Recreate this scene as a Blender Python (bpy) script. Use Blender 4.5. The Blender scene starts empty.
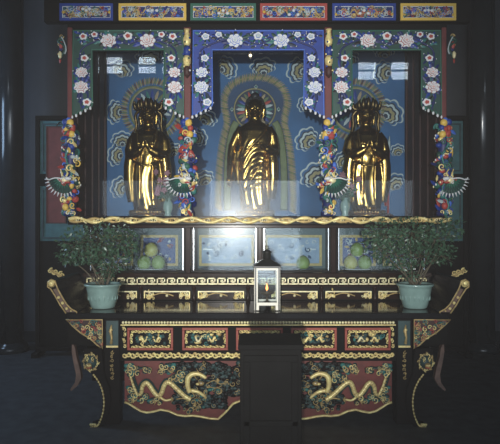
import bpy, math, random
from mathutils import Vector, Matrix
R = math.radians
PI = math.pi
sc = bpy.context.scene
COL = sc.collection

# ------------------------------------------------------------------ layout
# X right, Y away from the camera, Z up; the altar is centred on X = 0.
F = 560.0          # focal length in pixels of a 500 px wide frame
CX, CZ = -0.065, 1.60


def wx(px, Y): return (px - 250.0) / F * Y + CX
def wz(py, Y): return CZ - (py - 222.0) / F * Y
def W(px, py, Y): return (wx(px, Y), wz(py, Y))


# ------------------------------------------------------------------ materials
MATS = {}


def mat(name, col, rough=0.5, metal=0.0, noise=0.0, scale=12.0, spec=0.5, coat=0.0, bump=0.0, col2=None, emit=None, estr=0.0):
    m = bpy.data.materials.new(name)
    m.use_nodes = True
    nt = m.node_tree
    b = nt.nodes['Principled BSDF']
    b.inputs['Base Color'].default_value = (*col, 1)
    b.inputs['Roughness'].default_value = rough
    b.inputs['Metallic'].default_value = metal
    b.inputs['Specular IOR Level'].default_value = spec
    b.inputs['Coat Weight'].default_value = coat
    if coat:
        b.inputs['Coat Roughness'].default_value = 0.12
    if emit:
        b.inputs['Emission Color'].default_value = (*emit, 1)
        b.inputs['Emission Strength'].default_value = estr
    if noise > 0 or col2 or bump > 0:
        tc = nt.nodes.new('ShaderNodeTexCoord')
        n = nt.nodes.new('ShaderNodeTexNoise')
        n.inputs['Scale'].default_value = scale
        n.inputs['Detail'].default_value = 4
        nt.links.new(tc.outputs['Object'], n.inputs['Vector'])
        if noise > 0 or col2:
            r = nt.nodes.new('ShaderNodeValToRGB')
            c2 = col2 or tuple(min(1, c * (1 + noise)) for c in col)
            c1 = col if col2 else tuple(c * (1 - noise) for c in col)
            r.color_ramp.elements[0].position = 0.32
            r.color_ramp.elements[0].color = (*c1, 1)
            r.color_ramp.elements[1].position = 0.68
            r.color_ramp.elements[1].color = (*c2, 1)
            nt.links.new(n.outputs['Fac'], r.inputs['Fac'])
            nt.links.new(r.outputs['Color'], b.inputs['Base Color'])
        if bump > 0:
            bp = nt.nodes.new('ShaderNodeBump')
            bp.inputs['Strength'].default_value = bump
            bp.inputs['Distance'].default_value = 0.01
            nt.links.new(n.outputs['Fac'], bp.inputs['Height'])
            nt.links.new(bp.outputs['Normal'], b.inputs['Normal'])
    MATS[name] = m
    return m


def glass_mat(name, refl, rough, film, film_rough, tint=(1, 1, 1)):
    """clear pane: mostly lets light through, mirrors a little, with a faint greasy film"""
    m = bpy.data.materials.new(name)
    m.use_nodes = True
    nt = m.node_tree
    nt.nodes.clear()
    out = nt.nodes.new('ShaderNodeOutputMaterial')
    tr = nt.nodes.new('ShaderNodeBsdfTransparent')
    tr.inputs['Color'].default_value = (*tint, 1)
    g = nt.nodes.new('ShaderNodeBsdfGlossy')
    g.inputs['Roughness'].default_value = rough
    f = nt.nodes.new('ShaderNodeBsdfGlossy')
    f.inputs['Roughness'].default_value = film_rough
    m1 = nt.nodes.new('ShaderNodeMixShader')
    m1.inputs[0].default_value = refl
    m2 = nt.nodes.new('ShaderNodeMixShader')
    tc = nt.nodes.new('ShaderNodeTexCoord')
    n = nt.nodes.new('ShaderNodeTexNoise')
    n.inputs['Scale'].default_value = 3.0
    mr = nt.nodes.new('ShaderNodeMapRange')
    mr.inputs['To Min'].default_value = film * 0.7
    mr.inputs['To Max'].default_value = film * 1.3
    nt.links.new(tc.outputs['Object'], n.inputs['Vector'])
    nt.links.new(n.outputs['Fac'], mr.inputs['Value'])
    nt.links.new(mr.outputs[0], m2.inputs[0])
    nt.links.new(tr.outputs[0], m1.inputs[1])
    nt.links.new(g.outputs[0], m1.inputs[2])
    nt.links.new(m1.outputs[0], m2.inputs[1])
    nt.links.new(f.outputs[0], m2.inputs[2])
    nt.links.new(m2.outputs[0], out.inputs['Surface'])
    MATS[name] = m
    return m


mat('wall_paint', (0.055, 0.060, 0.070), 0.8, noise=0.15, scale=2)
mat('ceiling_paint', (0.05, 0.05, 0.05), 0.9)
mat('hall_paint', (0.12, 0.12, 0.125), 0.9)
mat('floor_tile', (0.065, 0.073, 0.082), 0.6, noise=0.25, scale=9, bump=0.2)
mat('courtyard_stone', (0.4, 0.4, 0.4), 0.9)
mat('black_lacquer', (0.010, 0.009, 0.009), 0.22, spec=0.10, noise=0.2, scale=6)
mat('black_wood', (0.007, 0.007, 0.007), 0.75, spec=0.08, noise=0.2, scale=6)
mat('top_lacquer', (0.008, 0.008, 0.009), 0.10, spec=0.6, noise=0.2, scale=6)
mat('brown_lacquer', (0.022, 0.011, 0.009), 0.20, spec=0.10, noise=0.25, scale=8)
mat('pillar_lacquer', (0.022, 0.026, 0.03), 0.16, spec=0.5, noise=0.15, scale=4)
mat('red_lacquer', (0.155, 0.026, 0.018), 0.5, noise=0.2, scale=14)
mat('red_post', (0.13, 0.026, 0.026), 0.55, noise=0.2, scale=10)
mat('dark_red', (0.045, 0.014, 0.013), 0.6, noise=0.4, scale=7)
mat('red_frame', (0.30, 0.05, 0.03), 0.5, noise=0.15)
mat('gold_carving', (0.95, 0.70, 0.30), 0.40, metal=0.2, noise=0.25, scale=30)
mat('pale_gold', (0.97, 0.80, 0.47), 0.38, metal=0.1, noise=0.2, scale=30)
mat('dull_gold', (0.50, 0.36, 0.15), 0.5, metal=0.3, noise=0.3, scale=30)
mat('statue_gold', (0.44, 0.27, 0.078), 0.25, metal=1.0, noise=0.22, scale=14)
mat('crown_gold', (0.12, 0.08, 0.035), 0.35, metal=1.0, noise=0.3, scale=30)
mat('hair_black', (0.012, 0.013, 0.018), 0.5)
mat('brown_gold', (0.17, 0.10, 0.075), 0.5, noise=0.3, scale=15)
mat('mural_blue', (0.030, 0.125, 0.30), 0.65, noise=0.22, scale=2.2, bump=0.1)
mat('mural_deep', (0.024, 0.065, 0.15), 0.65, noise=0.2, scale=4)
mat('mural_dark', (0.020, 0.035, 0.07), 0.65)
mat('mural_white', (0.48, 0.56, 0.58), 0.65, noise=0.12)
mat('mural_gold', (0.33, 0.29, 0.15), 0.65, noise=0.2)
mat('mural_olive', (0.16, 0.20, 0.10), 0.65, noise=0.2)
mat('mural_tan', (0.36, 0.28, 0.18), 0.65, noise=0.2)
mat('mural_brown', (0.12, 0.07, 0.055), 0.65, noise=0.2)
mat('paint_green', (0.012, 0.058, 0.046), 0.5, noise=0.15)
mat('paint_green_light', (0.025, 0.13, 0.09), 0.5)
mat('paint_blue', (0.012, 0.044, 0.27), 0.5, noise=0.15)
mat('paint_blue_light', (0.06, 0.16, 0.6), 0.5)
mat('paint_navy', (0.012, 0.022, 0.12), 0.5)
mat('paint_white', (0.70, 0.72, 0.75), 0.5)
mat('paint_pink', (0.72, 0.42, 0.38), 0.5)
mat('paint_red', (0.40, 0.06, 0.05), 0.5)
mat('paint_yellow', (0.74, 0.50, 0.10), 0.5)
mat('paint_teal', (0.03, 0.17, 0.16), 0.5)
mat('teal_board', (0.035, 0.12, 0.135), 0.6, noise=0.2)
mat('teal_frame', (0.022, 0.055, 0.065), 0.6, noise=0.2)
mat('teal_dark', (0.02, 0.055, 0.055), 0.5, noise=0.2)
mat('celadon', (0.25, 0.38, 0.35), 0.16, spec=0.6, noise=0.15, scale=8)
mat('soil', (0.03, 0.022, 0.015), 0.9)
mat('leaf_green', (0.035, 0.085, 0.045), 0.35, spec=0.5, col2=(0.065, 0.135, 0.085), scale=14)
mat('twig', (0.10, 0.085, 0.055), 0.7)
mat('pomelo_green', (0.24, 0.34, 0.10), 0.45, noise=0.12, scale=10, bump=0.15)
mat('pomelo_yellow', (0.46, 0.44, 0.14), 0.45, noise=0.12, scale=10, bump=0.15)
mat('porcelain', (0.55, 0.60, 0.62), 0.2)
mat('dark_plate', (0.06, 0.08, 0.10), 0.25)
mat('silk_blue', (0.05, 0.085, 0.22), 0.7, col2=(0.10, 0.14, 0.30), scale=22)
mat('silk_pale', (0.22, 0.30, 0.42), 0.7, col2=(0.32, 0.42, 0.55), scale=9)
mat('silk_red', (0.30, 0.07, 0.07), 0.7)
mat('silk_gold', (0.50, 0.38, 0.15), 0.6, noise=0.2, scale=40)
mat('cabinet_lining', (0.10, 0.14, 0.15), 0.7)
mat('steel', (0.62, 0.66, 0.70), 0.25, metal=0.8)
mat('lantern_black', (0.02, 0.022, 0.02), 0.35)
mat('lantern_cream', (0.92, 0.89, 0.78), 0.45)
mat('bronze', (0.10, 0.07, 0.04), 0.4, metal=0.6)
mat('flame', (1, 0.5, 0.15), 0.5, emit=(1.0, 0.36, 0.09), estr=2.6)
mat('bulb_glow', (1, .8, .5), 0.3, emit=(1.0, .82, .55), estr=2.0)
mat('flower_pink', (0.42, 0.22, 0.26), 0.6, noise=0.2)
mat('flower_leaf', (0.05, 0.12, 0.08), 0.6)
glass_mat('shrine_glass', 0.020, 0.012, 0.0045, 0.19, (0.93, 0.96, 0.97))
glass_mat('cabinet_glass', 0.024, 0.04, 0.0055, 0.19, (0.90, 0.95, 0.97))
glass_mat('lantern_glass', 0.022, 0.02, 0.01, 0.2, (0.92, 0.95, 0.96))


# ------------------------------------------------------------------ mesh builder
class MB:
    def __init__(self):
        self.v, self.f, self.m, self.s, self.mats = [], [], [], [], []

    def mi(self, m):
        if m not in self.mats:
            self.mats.append(m)
        return self.mats.index(m)

    def add(self, vs, fs, m, smooth=False):
        b = len(self.v)
        self.v.extend(tuple(v) for v in vs)
        k = self.mi(m)
        for f in fs:
            self.f.append(tuple(b + i for i in f))
            self.m.append(k)
            self.s.append(smooth)

    def box(self, x0, x1, y0, y1, z0, z1, m):
        vs = [(x, y, z) for x in (x0, x1) for y in (y0, y1) for z in (z0, z1)]
        self.add(vs, [(0, 1, 3, 2), (4, 6, 7, 5), (0, 4, 5, 1), (2, 3, 7, 6), (0, 2, 6, 4), (1, 5, 7, 3)], m)

    def obox(self, c, s, rot, m):
        """box of full size s centred at c, turned by an Euler triple"""
        from mathutils import Euler
        M = Euler(rot).to_matrix()
        vs = [Vector(c) + M @ Vector((sx * s[0] / 2, sy * s[1] / 2, sz * s[2] / 2)) for sx in (-1, 1) for sy in (-1, 1) for sz in (-1, 1)]
        self.add(vs, [(0, 1, 3, 2), (4, 6, 7, 5), (0, 4, 5, 1), (2, 3, 7, 6), (0, 2, 6, 4), (1, 5, 7, 3)], m)

    def prism(self, poly, y0, y1, m, mside=None):
        """polygon of (x, z) run from y0 (front) to y1"""
        n = len(poly)
        vs = [(x, y0, z) for x, z in poly] + [(x, y1, z) for x, z in poly]
        self.add(vs, [tuple(range(n)), tuple(range(2 * n - 1, n - 1, -1))], m)
        self.add(vs, [(i, i + n, (i + 1) % n + n, (i + 1) % n) for i in range(n)], mside or m)

    def dome(self, poly, y0, rise, m, k=0.55):
        """low pillow: polygon (x, z) at y0, an inner ring raised towards the viewer"""
        n = len(poly)
        cx = sum(p[0] for p in poly) / n
        cz = sum(p[1] for p in poly) / n
        vs = [(x, y0, z) for x, z in poly]
        vs += [(cx + (x - cx) * k, y0 - rise * 0.85, cz + (z - cz) * k) for x, z in poly]
        vs += [(cx, y0 - rise, cz)]
        fs = [(i, (i + 1) % n, (i + 1) % n + n, i + n) for i in range(n)]
        fs += [(i + n, (i + 1) % n + n, 2 * n) for i in range(n)]
        fs += [tuple(range(n - 1, -1, -1))]
        self.add(vs, fs, m, True)

    def tube(self, path, radii, m, n=8, flat=1.0, closed=False):
        P = [Vector(p) for p in path]
        if not hasattr(radii, '__len__'):
            radii = [radii] * len(P)
        N = len(P)
        up = None
        vs = []
        for i in range(N):
            t = (P[(i + 1) % N] - P[i - 1]) if closed else (P[min(i + 1, N - 1)] - P[max(i - 1, 0)])
            if t.length < 1e-9:
                t = Vector((0, 0, 1))
            t.normalize()
            if up is None:
                up = t.orthogonal().normalized()
            up = (up - t * up.dot(t))
            if up.length < 1e-6:
                up = t.orthogonal()
            up.normalize()
            sd = t.cross(up)
            for k in range(n):
                a = 2 * PI * k / n
                o = up * (math.cos(a) * radii[i]) + sd * (math.sin(a) * radii[i])
                o.y *= flat
                vs.append(P[i] + o)
        fs = []
        rng = N if closed else N - 1
        for i in range(rng):
            j = (i + 1) % N
            for k in range(n):
                fs.append((i * n + k, i * n + (k + 1) % n, j * n + (k + 1) % n, j * n + k))
        if not closed:
            fs.append(tuple(range(n - 1, -1, -1)))
            fs.append(tuple((N - 1) * n + k for k in range(n)))
        self.add(vs, fs, m, True)

    def lathe(self, prof, c, m, n=24, sx=1.0, sy=1.0):
        """profile of (radius, z) about a vertical axis through c"""
        vs, fs = [], []
        N = len(prof)
        for r, z in prof:
            for k in range(n):
                a = 2 * PI * k / n
                vs.append((c[0] + r * sx * math.cos(a), c[1] + r * sy * math.sin(a), c[2] + z))
        for i in range(N - 1):
            for k in range(n):
                fs.append((i * n + k, i * n + (k + 1) % n, (i + 1) * n + (k + 1) % n, (i + 1) * n + k))
        fs.append(tuple(range(n - 1, -1, -1)))
        fs.append(tuple((N - 1) * n + k for k in range(n)))
        self.add(vs, fs, m, True)

    def ball(self, c, r, m, nu=12, nv=8, fn=None):
        if not hasattr(r, '__len__'):
            r = (r, r, r)
        vs = [(c[0], c[1], c[2] - r[2])]
        for j in range(1, nv):
            th = -PI / 2 + PI * j / nv
            for k in range(nu):
                a = 2 * PI * k / nu
                vs.append((c[0] + r[0] * math.cos(th) * math.cos(a), c[1] + r[1] * math.cos(th) * math.sin(a), c[2] + r[2] * math.sin(th)))
        vs.append((c[0], c[1], c[2] + r[2]))
        fs = []
        for k in range(nu):
            fs.append((0, 1 + (k + 1) % nu, 1 + k))
            fs.append((len(vs) - 1, 1 + (nv - 2) * nu + k, 1 + (nv - 2) * nu + (k + 1) % nu))
        for j in range(nv - 2):
            for k in range(nu):
                a, b = 1 + j * nu + k, 1 + j * nu + (k + 1) % nu
                fs.append((a, b, b + nu, a + nu))
        if fn:
            vs = [fn(Vector(v)) for v in vs]
        self.add(vs, fs, m, True)

    # --- carving strokes, all on a board that faces the viewer (-Y)
    def curl(self, x, z, r, y, m, ang=0.0, turns=1.2, d=1, thick=0.22):
        pts, rad = [], []
        K = int(14 * turns) + 4
        for i in range(K):
            t = i / (K - 1)
            rr = r * (1 - 0.82 * t)
            a = ang + d * turns * 2 * PI * t
            pts.append((x + rr * math.cos(a), y - 0.35 * r * t * 0.5, z + rr * math.sin(a)))
            rad.append(r * thick * (1 - 0.45 * t))
        self.tube(pts, rad, m, 6)

    def leaf(self, x, z, L, w, ang, y, m, rise=None):
        ca, sa = math.cos(ang), math.sin(ang)
        rise = rise or w * 0.5
        def T(u, v, h): return (x + u * ca - v * sa, y - h, z + u * sa + v * ca)
        vs = [T(0, 0, 0), T(L * .35, w / 2, 0), T(L * .75, w * .38, 0), T(L, 0, 0), T(L * .75, -w * .38, 0), T(L * .35, -w / 2, 0), T(L * .4, 0, rise), T(L * .75, 0, rise * .8)]
        fs = [(0, 6, 1), (1, 6, 7, 2), (2, 7, 3), (3, 7, 4), (4, 7, 6, 5), (5, 6, 0), (0, 1, 2, 3, 4, 5)]
        self.add(vs, fs, m)

    def build(self, name, parent=None, origin=None, bevel=0.0, seg=2, hooks=None):
        base = Vector((0, 0, 0))
        if parent is not None:
            base = Vector(parent['_b'])
        elif origin is not None:
            base = Vector(origin)
        me = bpy.data.meshes.new(name)
        me.from_pydata([(v[0] - base.x, v[1] - base.y, v[2] - base.z) for v in self.v], [], self.f)
        for k in self.mats:
            me.materials.append(MATS[k])
        me.polygons.foreach_set('material_index', self.m)
        me.polygons.foreach_set('use_smooth', self.s)
        me.update()
        o = bpy.data.objects.new(name, me)
        COL.objects.link(o)
        o['_b'] = tuple(base)
        if parent is not None:
            o.parent = parent
        else:
            o.location = base
        if bevel > 0:
            b = o.modifiers.new('bevel', 'BEVEL')
            b.width = bevel
            b.segments = seg
            b.limit_method = 'ANGLE'
            b.angle_limit = R(40)
        ALL.append(o)
        return o


ALL = []


def tag(o, label=None, cat=None, group=None, kind=None):
    if label: o['label'] = label
    if cat: o['category'] = cat
    if group: o['group'] = group
    if kind: o['kind'] = kind
    return o


def thing(name, label, cat, loc, group=None):
    o = bpy.data.objects.new(name, None)
    o.empty_display_size = 0.1
    COL.objects.link(o)
    o.location = loc
    o['_b'] = tuple(loc)
    ALL.append(o)
    return tag(o, label, cat, group)


def copy_thing(root, loc, label=None):
    b0 = Vector(root['_b'])
    r = root.copy()
    COL.objects.link(r)
    r.location = loc
    if label: r['label'] = label
    r['_b'] = tuple(loc)
    ALL.append(r)
    for ch in list(root.children):
        c = ch.copy()
        COL.objects.link(c)
        c.parent = r
        ALL.append(c)
        for g in list(ch.children):
            d = g.copy()
            COL.objects.link(d)
            d.parent = c
            ALL.append(d)
    return r


def struct(name, mb, bevel=0.0):
    return tag(mb.build(name, bevel=bevel), kind='structure')


def frame_boxes(mb, x0, x1, z0, z1, y0, y1, t, m):
    """four bars round a rectangle"""
    mb.box(x0, x1, y0, y1, z1 - t, z1, m)
    mb.box(x0, x1, y0, y1, z0, z0 + t, m)
    mb.box(x0, x0 + t, y0, y1, z0 + t, z1 - t, m)
    mb.box(x1 - t, x1, y0, y1, z0 + t, z1 - t, m)


def mirror(poly, s): return [(s * x, z) for x, z in poly]


# ================================================================== the hall
YB, YR, HX, HZ = 7.5, -3.2, 4.5, 6.4
b = MB(); b.box(-HX, HX, YR, YB, -0.1, 0, 'floor_tile'); struct('floor', b)
b = MB(); b.box(-HX - .2, HX + .2, YR - .2, YB + .2, HZ, HZ + .15, 'ceiling_paint'); struct('ceiling', b)
b = MB(); b.box(-HX - .2, HX + .2, YB, YB + .2, -0.1, HZ, 'wall_paint'); struct('wall_back', b)
b = MB(); b.box(-HX - .2, -HX, YR - .2, YB, -0.1, HZ, 'hall_paint'); struct('wall_left', b)
b = MB(); b.box(HX, HX + .2, YR - .2, YB, -0.1, HZ, 'hall_paint'); struct('wall_right', b)
b = MB(); b.box(-HX, HX, YB - .06, YB, 0, .14, 'pillar_lacquer'); struct('baseboard_back', b)
# the entrance wall behind the visitor: three open doorways and high windows over the side ones
b = MB()
doors = [(-3.70, -1.55), (-1.06, 1.15), (2.0, 3.94)]
wins = [(-3.80, -3.73, 0), (-3.59, -3.16, 0), (-2.81, -2.36, 0), (-2.225, -2.165, 0), (2.565, 3.03, 1), (3.37, 3.82, 1), (3.965, 4.005, 1)]
DT = 2.62
WZ = ((5.21, 5.66, 5.41, 5.45), (5.06, 5.53, 5.28, 5.32))     # sill, head and mid rail of the left and right windows
xs = [-HX]
for a, c in doors:
    b.box(xs[-1], a, YR - .2, YR, -0.1, DT, 'hall_paint'); xs.append(c)
b.box(xs[-1], HX, YR - .2, YR, -0.1, DT, 'hall_paint')
b.box(-HX, HX, YR - .2, YR, DT, 5.06, 'hall_paint')
b.box(-HX, HX, YR - .2, YR, 5.66, HZ, 'hall_paint')
b.box(-HX, 0, YR - .2, YR, 5.06, 5.21, 'hall_paint')
b.box(0, HX, YR - .2, YR, 5.53, 5.66, 'hall_paint')
xs = [-HX]
for a, c, q in wins:
    if q and xs[-1] < 0:
        b.box(xs[-1], 0, YR - .2, YR, 5.21, 5.66, 'hall_paint'); xs[-1] = 0
    b.box(xs[-1], a, YR - .2, YR, WZ[0][0] - (.15 if q else 0), WZ[0][1] - (.13 if q else 0), 'hall_paint'); xs.append(c)
    b.box(a, c, YR - .12, YR - .06, WZ[q][2], WZ[q][3], 'hall_paint')
b.box(xs[-1], HX, YR - .2, YR, 5.06, 5.53, 'hall_paint')
struct('wall_entrance', b)
b = MB(); b.box(-30, 30, -30, YR - .2, -0.25, -0.1, 'courtyard_stone'); struct('floor_courtyard', b)

# dark round pillars either side of the altar
for s, px, lab in ((-1, 11, 'dark lacquered round pillar at the left edge, left of the teal screen with red board'),
                   (1, 482, 'dark lacquered round pillar at the right edge, right of the dark shrine post')):
    Y = 6.95
    x = wx(px, Y)
    t = thing('round_pillar', lab, 'pillar', (x, Y, 0))
    b = MB(); b.lathe([(.15, .10), (.15, HZ - .02)], (x, Y, 0), 'pillar_lacquer', 40); b.build('shaft', t)
    b = MB(); b.lathe([(.21, 0), (.21, .05), (.19, .09), (.16, .10), (.16, .115)], (x, Y, 0), 'pillar_lacquer', 40); b.build('plinth', t)

# ------------------------------------------------------------------ screens on the back wall beside the shrine
def screen(x0, x1, z0, zm0, zm1, z1, Y, label):
    cx = (x0 + x1) / 2
    t = thing('panelled_screen', label, 'screen', (cx, Y, 0))
    b = MB()
    frame_boxes(b, x0, x1, 0.06, z1 + .06, Y - .03, Y + .03, .05, 'black_wood')
    b.box(x0 + .05, x1 - .05, Y - .03, Y + .03, zm0, zm1, 'black_wood')
    b.build('frame', t, bevel=.006)
    for a, c in ((z0, zm0), (zm1, z1)):
        b = MB(); b.box(x0 + .05, x1 - .05, Y - .005, Y + .015, a, c, 'teal_board')
        frame_boxes(b, x0 + .075, x1 - .075, a + .03, c - .03, Y - .018, Y - .005, .018, 'teal_frame')
        b.build('panel', t, bevel=.003)
    b = MB(); b.box(x0 + .05, x1 - .05, Y - .005, Y + .015, .11, z0, 'black_wood'); b.build('skirt_board', t)
    for xx in (x0 + .03, x1 - .03):
        b = MB(); b.box(xx - .04, xx + .04, Y - .14, Y + .14, 0, .06, 'black_wood'); b.build('foot', t, bevel=.01)


YS = 6.7
screen(wx(36, YS), wx(36, YS) + .78, wz(241, YS), wz(186, YS), wz(174, YS), wz(121, YS), YS, 'dark teal two-panel screen standing behind the left side of the shrine')
xr = wx(467, YS)
screen(xr - .78, xr, wz(241, YS), wz(186, YS), wz(174, YS), wz(121, YS), YS, 'dark teal two-panel screen standing behind the right side of the shrine')
t = thing('couplet_board', 'plain red vertical board hung before the teal screen left of the shrine', 'board', (wx(56, 6.5), 6.5, wz(223, 6.5)))
b = MB(); b.box(wx(47, 6.5), wx(66, 6.5), 6.485, 6.515, wz(223, 6.5), wz(127, 6.5), 'red_post')
b.build('board', t, bevel=.006)
b = MB(); frame_boxes(b, wx(46.4, 6.5), wx(66.6, 6.5), wz(223.6, 6.5), wz(126.4, 6.5), 6.478, 6.522, .014, 'dark_red'); b.build('frame', t)
b = MB(); b.tube([(wx(56, 6.5), 6.5, wz(127, 6.5)), (wx(56, 6.5), 6.6, wz(121, 6.5)), (wx(56, 6.5), 6.672, wz(119.5, 6.5))], .006, 'bronze', 6); b.build('hook', t)

# ================================================================== altar table
YT = 4.40
ZT = wz(313, YT)          # table top height
table = thing('altar_table', 'long black lacquered altar table with carved gold and red front and upturned ends', 'table', (0, 5.0, 0))
TX = 1.50
b = MB(); b.box(-TX, TX, YT, 5.62, ZT - .05, ZT, 'top_lacquer'); b.build('tabletop', table, bevel=.008)


def tx(px): return wx(px, YT)
def tz(py): return wz(py, YT)


# body behind the carved front
b = MB(); b.box(tx(119), -tx(119), YT + .03, 5.60, tz(362), ZT - .05, 'black_wood'); b.build('carcass', table, bevel=.004)
# beading under the top
b = MB()
n = 92
for i in range(n):
    x = tx(121) + (2 * -tx(121)) * (i + .5) / n
    b.ball((x, YT + .022, tz(323)), (.0115, .012, .012), 'pale_gold', 6, 4)
b.box(tx(120), -tx(120), YT + .02, YT + .03, tz(326), tz(325), 'gold_carving')
b.build('beading', table)


def floral_strip(mb, p0, p1, half, y, mt, seed, step=.038):
    """running scroll of curls and leaves between two (x, z) points"""
    rnd = random.Random(seed)
    L = math.hypot(p1[0] - p0[0], p1[1] - p0[1])
    a = math.atan2(p1[1] - p0[1], p1[0] - p0[0])
    n = max(2, int(L / step))
    for i in range(n):
        t = (i + .5) / n
        x, z = p0[0] + (p1[0] - p0[0]) * t, p0[1] + (p1[1] - p0[1]) * t
        d = 1 if i % 2 else -1
        ox, oz = -math.sin(a) * half * .15 * d, math.cos(a) * half * .15 * d
        mb.curl(x + ox, z + oz, half * rnd.uniform(.75, .95), y, mt, a + PI * (i % 2) + rnd.uniform(-.4, .4), 1.1, d, .30)
        mb.leaf(x - ox, z - oz, step * .75, half * .8, a + d * .8, y, mt)
        mb.ball((x + math.cos(a) * step * .45, y - .003, z + math.sin(a) * step * .45), half * .28, mt, 6, 4)


b = MB()
floral_strip(b, W(122, 355.5, YT), (-tx(122), tz(355.5)), .028, YT + .024, 'gold_carving', 3, .032)
b.build('carved_border', table)
for s in (-1, 1):
    b = MB()
    floral_strip(b, (s * abs(tx(123.5)), tz(350)), (s * abs(tx(123.5)), tz(327)), .017, YT + .026, 'gold_carving', 5 + s)
    b.build('carved_border', table)
# five carved panels under the top
rnd = random.Random(11)
for k, (p0, p1) in enumerate([(127, 173), (182, 228), (236, 283), (291, 337), (345, 391)]):
    x0, x1, z0, z1 = tx(p0), tx(p1), tz(350.5), tz(328)
    b = MB(); b.box(x0, x1, YT + .018, YT + .032, z0, z1, 'black_lacquer')
    frame_boxes(b, x0, x1, z0, z1, YT + .004, YT + .02, .019, 'red_frame')
    pn = b.build('front_panel', table, bevel=.003)
    b = MB()
    xi0, xi1, zi0, zi1 = x0 + .028, x1 - .028, z0 + .028, z1 - .028
    for a, c in (((xi0, zi0), (xi1, zi0)), ((xi0, zi1), (xi1, zi1)), ((xi0, zi0 + .02), (xi0, zi1 - .02)), ((xi1, zi0 + .02), (xi1, zi1 - .02))):
        floral_strip(b, a, c, .0165, YT + .014, 'gold_carving', k * 7 + 1, .024)
    cx, cz = (x0 + x1) / 2, (z0 + z1) / 2
    # figures and rocks in the middle
    for j in range(40):
        x = cx + rnd.uniform(-.112, .112); z = cz + rnd.uniform(-.036, .038)
        m_ = rnd.choice(['teal_dark', 'teal_dark', 'gold_carving', 'paint_teal', 'dull_gold'])
        if j % 3 == 0: b.curl(x, z, rnd.uniform(.012, .022), YT + .008, m_, rnd.uniform(0, 6), 1.1, rnd.choice([-1, 1]), .3)
        else: b.ball((x, YT + .016, z), (rnd.uniform(.010, .024), .012, rnd.uniform(.008, .018)), m_, 8, 5)
    for s in (-1, 1):     # a pair of gold creatures facing each other
        q = [(cx + s * (.085 - .06 * i / 7), YT + .010, cz + .018 * math.sin(i * 1.0 + k) - .004) for i in range(8)]
        b.tube(q, [.004, .008, .0105, .011, .010, .0085, .008, .007], 'gold_carving' if (k + s) % 3 else 'pale_gold', 7)
        b.ball((q[-1][0], YT + .008, q[-1][2] + .008), .009, 'gold_carving', 8, 5)
    b.build('relief', pn)

# ---- dragon apron
prof = [(123.6, 403.5), (128, 405), (134, 409), (140, 412.5), (146, 414), (153, 413), (160, 411), (168, 412.5), (177, 416.5), (185, 417.5), (192, 417), (200, 418), (210, 420), (218, 420.5), (225, 414), (233, 405), (243, 401), (257, 400)]
half = [(tx(a), tz(c)) for a, c in prof]
half[-1] = (0.0, half[-1][1])
bot = half + [(-x, z) for x, z in reversed(half[:-1])]
poly = [(tx(123.6), tz(362))] + bot + [(-tx(123.6), tz(362))]
b = MB(); b.prism(poly, YT + .035, YT + .065, 'red_lacquer')
apron = b.build('dragon_apron', table, bevel=.003)
b = MB(); b.tube([(x, YT + .033, z) for x, z in bot], .0095, 'gold_carving', 8); b.build('edge_moulding', apron)


def smooth_path(pts, k=6):
    """Catmull-Rom through points"""
    P = [Vector(p) for p in pts]
    out = []
    for i in range(len(P) - 1):
        p0, p1, p2, p3 = P[max(i - 1, 0)], P[i], P[i + 1], P[min(i + 2, len(P) - 1)]
        for j in range(k):
            t = j / k
            out.append(.5 * ((2 * p1) + (-p0 + p2) * t + (2 * p0 - 5 * p1 + 4 * p2 - p3) * t * t + (-p0 + 3 * p1 - 3 * p2 + p3) * t ** 3))
    out.append(P[-1])
    return out


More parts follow.
